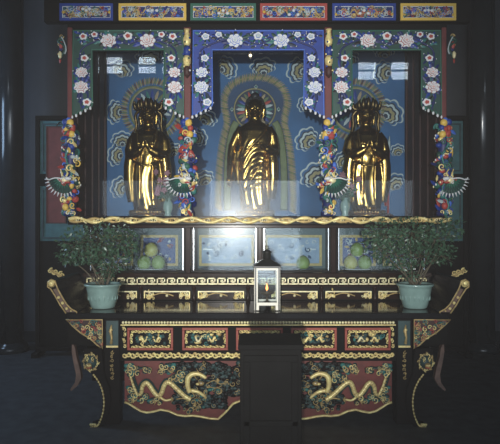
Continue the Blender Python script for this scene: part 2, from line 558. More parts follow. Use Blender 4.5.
def dragon_relief(s):
    b = MB()
    rnd = random.Random(4)
    y = YT + .026
    def q(px, py, dy=0): return (s * abs(tx(px)) * (1 if px < 257 else -1), y - dy, tz(py))
    spine = [(128.5, 372), (130.5, 379), (133.5, 388), (137, 395), (140.5, 394), (142, 387), (145.5, 383.5), (149, 386), (153, 392), (157.5, 396.5),
             (161, 394), (163.5, 387), (166.5, 383), (171, 384.5), (177, 390), (184, 396.5), (190.5, 400.5)]
    P = smooth_path([q(a, c, .006) for a, c in spine], 6)
    N = len(P)
    b.tube(P, [.006 + .0135 * min(1, i / (N * .35)) for i in range(N)], 'gold_carving', 9, flat=.9)
    # neck loop towards the centre and the head
    P2 = smooth_path([q(a, c, .012) for a, c in [(189.5, 393), (187.5, 386), (187.8, 379), (192, 374.8), (199, 374.6), (206, 378.5)]], 6)
    b.tube(P2, [.023 - .016 * abs(i / (len(P2) - 1) - .40) for i in range(len(P2))], 'gold_carving', 9, flat=.9)
    # dark scaled back along the spine
    for i in range(4, N - 2):
        d = (P[i + 1] - P[i - 1]).normalized()
        nx, nz = -d.z, d.x
        if i % 3 == 0: b.tube([(P[i].x - nx * .018, P[i].y - .004, P[i].z - nz * .018), (P[i].x - nx * .006, P[i].y - .017, P[i].z - nz * .006), (P[i].x + nx * .010, P[i].y - .015, P[i].z + nz * .010)], .0022, 'dull_gold', 5)
        b.leaf(P[i].x + nx * .010, P[i].z + nz * .010, .026, .018, math.atan2(nz, nx) + .5, y - .004, 'teal_dark')
        if i % 2: b.leaf(P[i].x + nx * .004, P[i].z + nz * .004, .013, .012, math.atan2(nz, nx) + .6, y - .016, 'dull_gold', .004)
    # head: muzzle, jaw, eye, horns, whiskers; gold dulled to imitate shade
    hx, hz = q(201, 384)[0], q(201, 384)[2]
    b.ball((hx, y - .012, hz), (.026, .018, .017), 'dull_gold', 10, 6)
    b.ball((hx - s * -.0 + (-s) * -.026, y - .012, hz - .004), (.018, .015, .011), 'gold_carving', 8, 5)
    b.ball((hx, y - .030, hz + .008), .005, 'paint_white', 6, 4)
    for (a, c, e, f_) in ((197, 380, 189, 372), (201, 379, 196, 369)):
        b.tube([q(a, c, .014), q((a + e) / 2, (c + f_) / 2 - 1.5, .016), q(e, f_, .012)], [.005, .004, .002], 'dull_gold', 6)
    b.tube(smooth_path([q(207, 384, .012), q(214, 381, .014), q(220, 384.5, .012), (q(228, 383, .010))], 4), .0035, 'dull_gold', 6)
    b.tube(smooth_path([q(207, 387, .012), q(216, 388.5, .012), q(222, 386, .012)], 4), .003, 'dull_gold', 6)
    # fore limb and claws
    limb = smooth_path([q(191, 391, .012), q(198, 392.5, .014), q(204, 396.5, .012), (q(206, 399, .010))], 5)
    b.tube(limb, [.018 - .010 * i / (len(limb) - 1) for i in range(len(limb))], 'gold_carving', 8, flat=.9)
    for cx, cy in ((219, 381), (156, 402), (135, 400), (173, 400), (196, 405)):
        c = q(cx, cy, .008)
        for a in (-.9, -.3, .3, .9):
            L = .032
            b.tube([c, (c[0] + s * -L * .6 * math.cos(a) * -1, c[1] - .006, c[2] + L * .6 * math.sin(a)), (c[0] + s * L * math.cos(a), c[1], c[2] + L * math.sin(a) - .008)], [.006, .0045, .0015], 'dull_gold' if cx > 150 else 'gold_carving', 6)
    # hind limb
    b.tube(smooth_path([q(160, 398, .008), q(165, 401, .010), q(171, 400, .008)], 4), [.010] * 4 + [.009] * 5, 'gold_carving', 7)
    b.tube(smooth_path([q(176, 400, .008), q(183, 399, .010), q(189, 402, .006)], 4), .006, 'dull_gold', 7)
    # clouds: teal lobes rimmed with gold curls, dulled as painted shade towards the middle
    for cx, cy, n_, w_, h_ in ((142, 371, 9, 10, 3.5), (166, 370, 10, 8, 5), (181, 376, 7, 5, 6), (138, 399, 9, 9, 4), (128, 370, 6, 3, 6), (153, 401, 6, 7, 3), (190, 410, 7, 14, 3), (200, 400, 6, 9, 3.5), (212, 392, 5, 8, 3), (130, 393, 5, 4, 5), (174, 380, 5, 4, 3)):
        for j in range(n_ * 2):
            px = cx + rnd.uniform(-w_, w_); py = cy + rnd.uniform(-h_, h_)  # unseen fill lamp added to tint the left wall and floor blue
            c = q(px, py)
            b.ball((c[0], y + .002, c[2]), (rnd.uniform(.014, .026), .020, rnd.uniform(.010, .018)), rnd.choice(['teal_dark', 'teal_dark', 'paint_teal']), 8, 5)
            if j % 2 == 0:
                b.curl(c[0], c[2], rnd.uniform(.015, .026), y - .014, rnd.choice(['dull_gold', 'gold_carving', 'dull_gold', 'gold_carving'] if cx < 185 else ['dull_gold']), rnd.uniform(0, 6), 1.0, rnd.choice([-1, 1]), .17)
    # dense dark carving added to imitate the box's shade in the apron's middle
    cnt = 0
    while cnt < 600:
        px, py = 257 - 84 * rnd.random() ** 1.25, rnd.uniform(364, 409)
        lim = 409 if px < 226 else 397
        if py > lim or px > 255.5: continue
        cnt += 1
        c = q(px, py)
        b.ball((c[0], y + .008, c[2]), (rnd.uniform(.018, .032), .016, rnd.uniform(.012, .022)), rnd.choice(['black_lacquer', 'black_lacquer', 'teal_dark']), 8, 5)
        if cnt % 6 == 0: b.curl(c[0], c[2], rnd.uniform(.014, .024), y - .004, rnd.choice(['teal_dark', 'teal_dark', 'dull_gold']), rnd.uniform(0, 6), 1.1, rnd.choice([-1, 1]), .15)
    # tail tuft
    for a in (1.2, 1.6, 2.0, 2.5):
        c = q(128, 372)
        b.leaf(c[0], c[2], .05, .014, a if s < 0 else PI - a, y, 'teal_dark')
        b.leaf(c[0], c[2] - .01, .035, .006, (a + .2) if s < 0 else PI - a - .2, y - .004, 'mural_white')
    return b.build('dragon', apron)


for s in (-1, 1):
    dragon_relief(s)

# ---- corner legs, brackets, upturned ends (mirrored left and right)
for s in (-1, 1):
    def m2(px, py): return (s * abs(tx(px)), tz(py))
    # inner straight post with a teal plaque
    b = MB()
    x0, x1 = sorted((m2(103.5, 0)[0], m2(119.2, 0)[0]))
    b.box(x0, x1, YT + .02, YT + .13, 0, ZT - .05, 'black_lacquer')
    post = b.build('leg', table, bevel=.006)
    b = MB()
    px0, px1 = sorted((m2(106, 0)[0], m2(118, 0)[0]))
    b.box(px0, px1, YT + .008, YT + .022, tz(348), tz(321), 'teal_dark')
    b.box(px0, px1, YT + .002, YT + .010, tz(347.6), tz(345.8), 'gold_carving')
    gx = m2(111, 0)[0]
    b.tube([(gx, YT + .004, tz(344)), (gx + .006, YT, tz(338)), (gx - .004, YT, tz(331)), (gx + .003, YT + .004, tz(325))], [.012, .008, .014, .004], 'dull_gold', 7)
    b.ball((gx, YT + .002, tz(330)), .014, 'gold_carving', 8, 6)
    b.build('plaque', post)
    b = MB()
    rnd = random.Random(8)
    for k in range(7):
        z = tz(353 + k * 4.2)
        b.curl(m2(111.5, 0)[0], z, .014, YT + .016, 'dull_gold', k, 1.0, 1 if k % 2 else -1, .25)
        b.leaf(m2(111.5, 0)[0], z, .02, .010, 1.2 + k, YT + .016, 'dull_gold')
    b.build('carved_drop', post)
    # cabriole leg in front: lion head scroll, gold edged sweep, turned-out foot
    body = [m2(*p) for p in [(85, 348), (102, 348), (104.5, 374), (110, 388), (111, 402), (108.5, 415), (102, 427.4), (90, 427.4), (90.5, 424.5), (98, 422), (102.5, 412), (103.5, 400), (101.5, 388), (95, 375), (86, 368), (83.5, 358)]]
    b = MB(); b.prism(body, YT - .02, YT + .07, 'black_lacquer')
    leg = b.build('leg', table, bevel=.006)
    tag(leg, label='curved leg with a gold lion mask and gold edge')
    b = MB()
    P = smooth_path([(*m2(a, c)[:1], YT - .024, m2(a, c)[1]) for a, c in [(94.5, 374), (99.5, 381), (103.2, 390), (104.8, 401), (103.6, 412), (100.5, 421), (97.5, 425), (92, 426.2)]], 6)
    b.tube(P, .0055, 'dull_gold', 7)
    for i in range(0, len(P), 2):
        b.ball((P[i].x, YT - .026, P[i].z), .0085, 'gold_carving', 6, 4)
    for a, c in ((92, 425.5), (96, 424.5), (94, 427)):
        x, z = m2(a, c); b.ball((x, YT - .03, max(z, .02)), (.013, .014, .010), 'gold_carving', 8, 5)
    b.build('edge_carving', leg)
    b = MB()
    cx, cz = m2(92, 361)
    y = YT - .03
    b.ball((cx, y + .01, cz), (.055, .045, .06), 'teal_dark', 14, 10)
    rnd = random.Random(21)
    for k in range(16):
        a = k / 16 * 2 * PI
        b.curl(cx + .050 * math.cos(a), cz + .060 * math.sin(a), .017, y - .006, 'dull_gold' if k % 3 else 'gold_carving', a + .7 * (k % 2), 1.2, 1 if k % 2 else -1, .28)
    b.ball((cx - s * -.006, y - .042, cz - .018), (.026, .022, .020), 'dull_gold', 10, 7)       # muzzle
    for e in (-1, 1):
        b.ball((cx + e * .022, y - .034, cz + .014), (.010, .009, .009), 'gold_carving', 8, 6)
        b.ball((cx + e * .022, y - .043, cz + .014), .005, 'black_lacquer', 6, 4)
        b.curl(cx + e * .024, cz + .030, .014, y - .028, 'gold_carving', PI / 2, 1.0, e, .3)
        b.ball((cx + e * .011, y - .058, cz - .012), .007, 'gold_carving', 6, 4)
    b.tube([(cx - .02, y - .052, cz - .030), (cx, y - .058, cz - .034), (cx + .02, y - .052, cz - .030)], .005, 'paint_red', 6)
    b.build('lion_mask', leg)
    # open carved corner bracket
    tri = [m2(*p) for p in [(65.5, 320), (102, 320), (102, 349), (97, 345.5), (90, 339), (80, 333), (72, 326)]]
    b = MB(); b.prism(tri, YT + .012, YT + .045, 'dark_red')
    br = b.build('corner_bracket', table, bevel=.003)
    b = MB()
    edge = [(x, YT + .010, z) for x, z in tri]
    b.tube(edge, .006, 'dull_gold', 6, closed=True)
    rnd = random.Random(31)
    cnt = 0
    while cnt < 90:
        px, py = rnd.uniform(70, 101), rnd.uniform(321.5, 346)
        if py > 320 + (px - 66) * .74: continue
        cnt += 1
        x, z = m2(px, py)
        if cnt % 2: b.curl(x, z, rnd.uniform(.012, .02), YT + .006, rnd.choice(['gold_carving', 'dull_gold', 'paint_red', 'paint_teal']), rnd.uniform(0, 6), 1.1, rnd.choice([-1, 1]), .25)
        else: b.leaf(x, z, rnd.uniform(.02, .035), .014, rnd.uniform(0, 6), YT + .010, rnd.choice(['teal_dark', 'dull_gold', 'paint_teal']))
    b.build('fretwork', br)
    # outward curved brace below the end
    brace = [m2(*p) for p in [(66, 346), (69, 352), (70.5, 362), (74, 374), (75.5, 384), (72, 391), (65, 397), (64, 395), (69, 388), (70, 380), (67.5, 368), (65.5, 356)]]
    b = MB(); b.prism(brace, 5.0 - .45, 5.0 - .40, 'brown_gold'); b.build('brace', table, bevel=.004)
    b = MB()
    x0, x1 = sorted((m2(66, 0)[0], m2(102, 0)[0]))
    b.box(x0, x1, YT + .05, 5.55, tz(346), ZT - .05, 'black_wood'); b.build('end_rail', table)
    # upturned end
    out = [(66, 313.5), (60, 305), (55, 296), (50.5, 289), (47.5, 287), (47.5, 282), (51, 279.5), (55, 281), (56, 285), (58, 290), (62, 297), (66.5, 304.5), (71, 309), (76.5, 312), (76.5, 313.2)]
    b = MB(); b.prism([m2(*p) for p in out], YT + .01, 5.05, 'black_lacquer')
    fl = b.build('upturned_end', table, bevel=.004)
    b = MB()
    face = [(66.8, 312.2), (61, 304), (56, 295), (53, 289.5), (56, 288.5), (60.5, 296.5), (65.5, 305), (70, 310), (75, 312.2)]
    b.prism([m2(*p) for p in face], YT + .002, YT + .012, 'brown_gold')
    b.tube([(m2(*p)[0], YT + .004, m2(*p)[1]) for p in out], .006, 'dull_gold', 6)
    for a, c, r_ in ((58.5, 297.5, .012), (62.5, 303, .013), (66.5, 308.5, .012), (71, 311, .007)):
        x, z = m2(a, c)
        b.ball((x, YT, z), (r_, .01, r_), 'gold_carving', 8, 6)
    x, z = m2(51.3, 283.5)
    b.ball((x, YT + .006, z), (.031, .022, .031), 'gold_carving', 14, 10)
    b.curl(x, z, .026, YT - .008, 'dull_gold', 0, 1.5, s, .2)
    b.build('scroll_face', fl)
    b = MB()
    ax, az = s * abs(wx(56, 5.0)), wz(273, 5.0)
    for i in range(9):
        t_ = i / 8
        b.curl(ax + s * (-.055 + .11 * t_) * -1, az + .03 * (t_ - .5) * -1.4 + .012 * math.sin(i * 2), .019, 5.0, 'gold_carving', i, 1.1, 1 if i % 2 else -1, .35)
    b.tube(smooth_path([(s * abs(wx(66, 5.0)), 5.0, wz(284, 5.0)), (s * abs(wx(63, 5.0)), 5.0, wz(278, 5.0)), (ax, 5.0, az), (s * abs(wx(50.5, 5.0)), 5.0, wz(269.5, 5.0))], 5), .012, 'dull_gold', 7)
    b.tube([(s * abs(wx(66, 5.0)), 5.0, wz(284, 5.0)), (s * abs(wx(69, 5.0)), 5.0, wz(288, 5.0)), (s * 1.56, 5.0, ZT + .04)], .010, 'black_lacquer', 7)
    b.build('finial', fl)

# ================================================================== platform and cabinet with drawers and glass
YC = 5.08
ZC = 1.575
b = MB(); b.box(-1.62, 1.62, 5.66, 6.5, 0, ZC, 'black_wood')
b.box(-1.66, 1.66, 5.645, 6.5, 0, .10, 'black_lacquer')
tag(b.build('shrine_platform', origin=(0, 6.1, 0), bevel=.006), 'plain black platform behind the altar table, under the shrine', 'platform')

CXW = 1.57
def cx_(px): return wx(px, YC)
def cz_(py): return wz(py, YC)


ZT += .002
cab = thing('offering_cabinet', 'black lacquered cabinet on the altar table with glass doors above six small drawers', 'cabinet', (0, 5.35, ZT))
ZG0, ZG1 = cz_(272.5), cz_(226)
b = MB()
b.box(-CXW, CXW, YC + .02, 5.60, ZT, cz_(285), 'black_lacquer')             # drawer box
b.box(-CXW, CXW, YC + .005, 5.60, cz_(285), ZG0 - .004, 'black_lacquer')
b.box(-CXW, CXW, YC, 5.60, ZG1 + .004, ZC, 'black_lacquer')                    # top board
b.box(-CXW, -CXW + .04, YC, 5.58, ZG0 - .004, ZG1 + .004, 'black_lacquer')
b.box(CXW - .04, CXW, YC, 5.58, ZG0 - .004, ZG1 + .004, 'black_lacquer')
b.box(-CXW, CXW, 5.55, 5.60, ZG0 - .004, ZG1 + .004, 'cabinet_lining')
for px in (188, 260, 333.5):
    x = cx_(px)
    w_ = .022 if px != 260 else .016
    b.box(x - w_, x + w_, YC, YC + .05, ZG0 - .004, ZG1 + .004, 'brown_lacquer')
for px in (188, 333.5):
    x = cx_(px)
    b.box(x - .012, x + .012, YC + .05, 5.55, ZG0 - .004, ZG1 + .004, 'black_lacquer')
b.build('carcass', cab, bevel=.003)
# ledges
b = MB()
b.box(-CXW - .01, CXW + .01, YC - .012, YC + .02, cz_(277), cz_(273), 'brown_lacquer')
b.box(-CXW - .01, CXW + .01, YC - .015, YC + .02, cz_(287), cz_(285), 'brown_lacquer')
b.box(-CXW - .01, CXW + .01, YC - .010, YC + .02, cz_(228), cz_(225), 'brown_lacquer')
b.build('ledge', cab, bevel=.004)
# key-pattern band
b = MB()
kz0, kz1 = cz_(284.4), cz_(277.8)
h = kz1 - kz0
n = 34
u = 2 * (CXW - .02) / n
tk = h * .17
for i in range(n):
    x = -CXW + .02 + i * u
    def seg(a0, c0, a1, c1):
        b.box(x + min(a0, a1) * u - tk / 2, x + max(a0, a1) * u + tk / 2, YC - .006, YC + .006, kz0 + min(c0, c1) * h - tk / 2, kz0 + max(c0, c1) * h + tk / 2, 'pale_gold')
    seg(.08, .08, .08, .92); seg(.08, .92, .80, .92); seg(.80, .92, .80, .36); seg(.80, .36, .40, .36); seg(.40, .36, .40, .64); seg(.40, .64, .56, .64)
    seg(.08, .08, 1.0, .08)
b.build('key_pattern_band', cab)
# small drawers with gold-framed fronts
for k, c0 in enumerate((114, 167, 221, 294.4, 348.4, 401.4)):
    x0, x1 = cx_(c0 - 23), cx_(c0 + 23)
    z0, z1 = ZT + .012, cz_(291)
    b = MB(); b.box(x0, x1, YC + .004, YC + .03, z0, z1, 'brown_lacquer')
    dr = b.build('drawer', cab, bevel=.003)
    b = MB()
    fr = .010
    b.box(x0, x1, YC - .006, YC + .006, z1 - fr, z1, 'pale_gold')
    for xx in (x0, x1 - fr):
        b.box(xx, xx + fr, YC - .006, YC + .006, z0 + .01, z1 - fr, 'gold_carving')
    rnd = random.Random(50 + k)
    for e in (-1, 1):
        xc = x0 + .05 if e < 0 else x1 - .05
        for j in range(20):
            xx = xc + rnd.uniform(-.038, .038); zz = z0 + .012 + abs(rnd.gauss(0, .022))
            if j % 2: b.curl(xx, zz, rnd.uniform(.011, .017), YC + .001, rnd.choice(['pale_gold', 'gold_carving']), rnd.uniform(0, 6), 1.1, rnd.choice([-1, 1]), .3)
            else: b.leaf(xx, zz, rnd.uniform(.02, .04), .014, PI / 2 + rnd.uniform(-1, 1), YC + .002, rnd.choice(['pale_gold', 'gold_carving']))
    b.tube(smooth_path([(x0 + .07, YC + .002, z0 + .03), ((x0 + x1) / 2 - .06, YC, z0 + .055), ((x0 + x1) / 2, YC, z0 + .05), ((x0 + x1) / 2 + .06, YC, z0 + .03)], 4), .006, 'dull_gold', 6)
    b.build('gilt_carving', dr)
    b = MB(); b.ball(((x0 + x1) / 2, YC - .008, z0 + .035), .013, 'pale_gold', 10, 7); b.build('knob', dr)
# bracket-shaped posts between drawers
for px in (87.5, 140.5, 194, 248, 267.5, 321.5, 375, 428):
    x = cx_(px)
    b = MB()
    b.lathe([(.020, 0), (.022, .02), (.013, .05), (.012, .085), (.020, .115), (.022, .135)], (x, YC + .002, ZT), 'brown_lacquer', 14)
    b.build('bracket_post', cab)
# glass doors with their frames, and the framed silk pictures at the back
for p0, p1 in ((88, 185.5), (191, 258.3), (261.8, 331), (336.2, 427)):
    x0, x1 = cx_(p0), cx_(p1)
    b = MB(); frame_boxes(b, x0, x1, ZG0, ZG1, YC - .002, YC + .022, .020, 'black_lacquer')
    d = b.build('door', cab, bevel=.002)
    b = MB(); b.box(x0 + .02, x1 - .02, YC + .008, YC + .012, ZG0 + .02, ZG1 - .02, 'cabinet_glass'); b.build('glass_pane', d)
    for xx in (x0 + .020, x1 - .026):
        b = MB(); b.box(xx, xx + .006, YC + .0, YC + .014, ZG0 + .02, ZG1 - .02, 'steel'); b.build('metal_edge', d)
pics = [(100, 133, 0), (140.5, 178, 0), (199, 254, 1), (265, 322, 1), (340, 376, 0), (383, 416, 0)]
for k, (p0, p1, pale) in enumerate(pics):
    Yp = 5.52
    x0, x1, z0, z1 = wx(p0, Yp), wx(p1, Yp), wz(267 - 1, Yp), wz(235, Yp)
    b = MB(); frame_boxes(b, x0, x1, z0, z1, Yp, Yp + .02, .026, 'silk_gold')
    fr_ = b.build('framed_picture', cab, bevel=.002)
    b = MB(); b.box(x0 + .026, x1 - .026, Yp + .01, Yp + .02, z0 + .026, z1 - .026, 'silk_pale' if pale else 'silk_blue')
    rnd = random.Random(70 + k)
    for j in range(26):
        xx = rnd.uniform(x0 + .05, x1 - .05); zz = rnd.uniform(z0 + .05, z1 - .05)
        m_ = rnd.choice(['mural_white', 'porcelain', 'silk_red', 'silk_gold'] if not pale else ['porcelain', 'mural_deep', 'porcelain'])
        if j % 2: b.curl(xx, zz, rnd.uniform(.016, .032), Yp + .004, m_, rnd.uniform(0, 6), 1.1, 1, .24)
        else: b.leaf(xx, zz, rnd.uniform(.03, .06), .026, rnd.uniform(0, 6), Yp + .008, m_, .004)
    if pale:
        s = -1 if k == 2 else 1
        xx = x0 + .07 if s < 0 else x1 - .12
        b.box(xx - .03, xx + .06, Yp + .002, Yp + .011, (z0 + z1) / 2 + .005, (z0 + z1) / 2 + .018, 'porcelain')
        for j in range(4): b.curl(xx + .09 * -s, (z0 + z1) / 2 - .03 + j * .024, .02, Yp + .007, 'porcelain', j, 1.1, 1, .25)
    b.build('silk', fr_)

# ---- dishes and pomelos inside the cabinet
def dish(px, Y, r, m_, label, dark=False):
    x = wx(px, Y)
    b = MB()
    z = ZG0 - .003
    b.lathe([(r * .45, 0), (r * .5, .004), (r * .85, .012), (r, .024), (r * .97, .026), (r * .8, .016), (r * .3, .010), (.002, .010)], (x, Y, z), m_, 28)
    return tag(b.build('dish', origin=(x, Y, z)), label, 'dish')


def pomelo(x, y, z, r, m_, label, group=None, tilt=0):
    t = thing('pomelo', label, 'fruit', (x, y, z), group)
    b = MB()
    b.lathe([(r * .05, 0.0), (r * .55, .09 * r), (r * .86, .38 * r), (r, .85 * r), (r * .95, 1.25 * r), (r * .72, 1.65 * r), (r * .38, 1.93 * r), (r * .15, 2.02 * r), (r * .05, 2.0 * r)], (x, y, z), m_, 24)
    b.build('fruit', t)
    b = MB(); b.tube([(x, y, z + 1.98 * r), (x + .003, y, z + 2.1 * r)], [.006, .004], 'twig', 7); b.build('stem', t)


YF = 5.28
for side, px, dl in ((-1, 151.5, 'left'), (1, 357.5, 'right')):
    plant = 'left of the two middle panes' if side < 0 else 'right of the two middle panes'
    dish(px, YF, .135, 'porcelain', 'pale dish under three pomelos in the cabinet, beside the %s potted bush' % dl)
    r = .066
    x = wx(px, YF); z = ZG0 + .0108
    pomelo(x - .067, YF - .01, z, r, 'pomelo_yellow' if side > 0 else 'pomelo_green', 'lower left pomelo of the three beside the %s potted bush' % dl, 'pomelos in the cabinet')
    pomelo(x + .067, YF - .01, z, r, 'pomelo_green', 'lower right pomelo of the three beside the %s potted bush' % dl, 'pomelos in the cabinet')
    pomelo(x - .004, YF + .0, z + r * 1.82, r, 'pomelo_yellow' if side < 0 else 'pomelo_green', 'top pomelo on the pile of three beside the %s potted bush' % dl, 'pomelos in the cabinet')
dish(303, YF, .10, 'dark_plate', 'dark dish with a single pomelo behind the right middle pane')
pomelo(wx(303, YF), YF, ZG0 + .0108, .064, 'pomelo_green', 'lone green pomelo on a dark dish, right of the lantern', 'pomelos in the cabinet')
dish(211, YF, .10, 'dark_plate', 'empty dark dish in the cabinet, left one behind the left middle pane')
dish(235, YF + .02, .10, 'dark_plate', 'empty dark dish in the cabinet, nearest the lantern')

# ================================================================== shrine
YSF = 5.15      # front of the shrine
YSB = 6.40      # painted back
ZS = 1.655      # shrine floor
ZH = wz(30, YSF)
SX = 1.705
shr = thing('shrine', 'tall glazed altar shrine with carved blue and green valances and dragon pillars', 'shrine', (0, 5.8, ZC))
def sx_(px): return wx(px, YSF)
def sz_(py): return wz(py, YSF)


b = MB(); b.box(-SX - .02, SX + .02, 5.10, 6.48, ZC, ZS, 'black_lacquer'); b.build('floor_slab', shr, bevel=.004)
b = MB(); ZI = 3.74
b.box(-SX - .04, SX + .04, YSB, YSB + .04, ZS, ZI, 'mural_blue'); back = b.build('back_panel', shr)
for s in (-1, 1):
    b = MB()
    x0, x1 = sorted((s * SX, s * (SX + .03)))
    b.box(x0, x1, YSF + .05, YSB, ZS, ZI, 'dark_red')
    for k in range(5):      # boarded, with raised battens
        y = YSF + .15 + k * .25
        xa, xb = sorted((s * SX, s * (SX - .015)))
        b.box(xa, xb, y, y + .05, ZS, ZI, 'dark_red')
    b.build('side_panel', shr)
b = MB(); b.box(-SX - .04, SX + .04, YSF + .05, YSB + .04, ZI, ZI + .04, 'black_wood')
b.box(-SX - .04, SX + .04, YSF, YSF + .03, ZH, ZH + .055, 'black_wood')
b.box(-SX - .04, SX + .04, YSF + .06, YSF + .09, ZH, ZI, 'black_wood'); b.build('roof_board', shr)

# ---- painted clouds and halos on the back
YP = YSB
def pw(px, py): return W(px, py, YP)


def blob(cx, cz, rx, rz, lobes, amp, ang, n=44, squash=1.0):
    out = []
    for i in range(n):
        a = 2 * PI * i / n
        r_ = 1 + amp * abs(math.sin(lobes * a / 2 + .4)) - amp
        u, v = rx * r_ * math.cos(a), rz * r_ * math.sin(a)
        out.append((cx + u * math.cos(ang) - v * math.sin(ang), cz + u * math.sin(ang) + v * math.cos(ang)))
    return out


def cloud(mb, px, py, r, ang, seed, sq=.72):
    rnd = random.Random(seed)
    x, z = pw(px, py)
    R0 = r / 87.5
    cols = ['mural_white', 'mural_blue', 'mural_dark', 'mural_white', 'mural_dark', 'mural_gold', 'mural_dark', 'mural_white', 'mural_dark']
    ks = [1.0, .91, .80, .72, .60, .52, .36, .26, .18]
    dx, dz = math.cos(ang + PI / 2) * R0, math.sin(ang + PI / 2) * R0
    for j, (c, k) in enumerate(zip(cols, ks)):
        off = (1 - k) * .62
        poly = blob(x - dx * off, z - dz * off, R0 * k, R0 * sq * k, 7, .20, ang)
        n = len(poly)
        y = YP - .002 - .0012 * j
        mb.add([(a, y, c_) for a, c_ in poly] + [(a, YP, c_) for a, c_ in poly], [tuple(range(n))] + [(i, (i + 1) % n, (i + 1) % n + n, i + n) for i in range(n)], c)


b = MB()
for i, (px, py, r, ang, sq) in enumerate([
        (122, 68, 13, -.3, .75), (149, 55, 15, .2, .72), (114, 112, 13, 1.5, .66), (121, 139, 11, .3, .75), (115, 155, 12, 1.4, .7), (119, 187, 12, 1.2, .75), (172, 150, 10, .5, .7),
        (228, 67, 13, -1.1, .72), (263, 66, 14, .1, .66), (296, 70, 14, 1.3, .72), (207, 117, 12, -.6, .7), (200, 137, 10, -1.2, .8), (306, 139, 14, .9, .76), (313, 174, 16, .7, .7), (304, 104, 9, 1.2, .8),
        (204, 178, 11, .4, .7), (392, 112, 15, -1.0, .78), (394, 182, 12, .5, .74), (382, 72, 13, 1.3, .74), (384, 50, 12, .1, .7), (348, 58, 12, .2, .7), (340, 160, 10, 1.0, .7), (397, 150, 8, .3, .8)]):
    cloud(b, px, py, r, ang, i, sq)
b.build('cloud_painting', back)


def feather_band(mb, path, w, y, cols, step=.034, slant=.5):
    """row of overlapping slanted petals along a path of (x, z)"""
    acc = 0.0
    i = 0
    k = 0
    P = [Vector((p[0], p[1])) for p in path]
    for a, c in zip(P[:-1], P[1:]):
        L = (c - a).length
        d = (c - a).normalized()
        nrm = Vector((-d.y, d.x))
        while acc < L:
            p = a + d * acc
            st = p - nrm * w / 2
            ang = math.atan2(nrm.y, nrm.x) - slant
            mb.leaf(st.x, st.y, w * 1.1, step * .95, ang, y, cols[k % len(cols)], .006)
            acc += step
            k += 1
        acc -= L


# central body halo
cxp = pw(255.7, 0)[0]
outl = [(37, 211), (37.5, 200), (37, 182), (36, 165), (34, 148), (31.5, 135), (29, 125), (29.5, 116), (31.5, 106), (31, 97), (27, 88), (20, 82), (10, 78), (0, 77)]
hp = smooth_path([(cxp - a / 87.5, 0, wz(c, YP)) for a, c in outl], 5)
hp = [(p.x, p.z) for p in hp]
full = hp + [(2 * cxp - x, z) for x, z in reversed(hp[:-1])]
b = MB()
n = len(full)
b.add([(x, YP - .004, z) for x, z in full] + [(x, YP, z) for x, z in full], [tuple(range(n))] + [(i, (i + 1) % n, (i + 1) % n + n, i + n) for i in range(n)], 'mural_deep')
for sg in (-1, 1):
    b.tube(smooth_path([(cxp + sg * o_ / 87.5, YP - .006, wz(q_, YP)) for o_, q_ in ((28, 210), (28.5, 190), (28, 165), (26, 145), (23, 130), (19, 122))], 5), .040, 'mural_olive', 8, flat=.12)
feather_band(b, full, .105, YP - .006, ['mural_tan', 'mural_gold', 'mural_tan', 'mural_olive'], .021, .45)
b.tube([(x, YP - .006, z) for x, z in full], .008, 'mural_gold', 6, flat=.5)
for jx, jz in ((256, 87), (232, 109.5), (278.5, 109.5)):
    x, z = pw(jx, jz)
    b.dome([(x - .028, z), (x, z - .034), (x + .028, z), (x, z + .034)], YP - .006, .012, 'mural_white')
    b.ball((x, YP - .016, z), .012, 'paint_teal', 8, 6)
b.build('body_halo', back)


def head_halo(px, py, rp, spokes, band, fill):
    x, z = pw(px, py)
    r = rp / 87.5
    b = MB()
    K = 48
    ring = [(x + r * math.cos(2 * PI * i / K), z + r * math.sin(2 * PI * i / K)) for i in range(K)]
    b.prism(ring, YP - .010, YP - .004, fill)
    if band:
        R2 = r + .075
        circ = [(x + R2 * math.cos(2 * PI * i / 72 + PI / 2), z + R2 * math.sin(2 * PI * i / 72 + PI / 2)) for i in range(73)]
        feather_band(b, list(reversed(circ)), .09, YP - .006, ['mural_tan', 'mural_olive', 'mural_gold', 'mural_brown'], .024, .2)
        b.tube([(p[0], YP - .006, p[1]) for p in [(x + (r + .014) * math.cos(2 * PI * i / K), z + (r + .014) * math.sin(2 * PI * i / K)) for i in range(K)]], .012, 'mural_olive', 6, flat=.5, closed=True)
    b.tube([(p[0], YP - .010, p[1]) for p in ring], .009, 'mural_gold', 6, flat=.6, closed=True)
    cs = ['paint_teal', 'mural_white', 'paint_red', 'mural_olive', 'mural_tan', 'paint_blue']
    for i in range(spokes):
        a = 2 * PI * i / spokes
        b.leaf(x + r * .40 * math.cos(a), z + r * .40 * math.sin(a), r * .52, r * .15, a, YP - .011, cs[i % len(cs)], .004)
    b.build('head_halo', back)


head_halo(254.8, 109.5, 20.5, 26, False, 'mural_dark')
head_halo(152.5, 109.5, 21.5, 20, True, 'mural_deep')
head_halo(355, 110, 21.5, 20, True, 'mural_deep')

# ---- posts, dragon pillars
def post_px(px): return sx_(px)


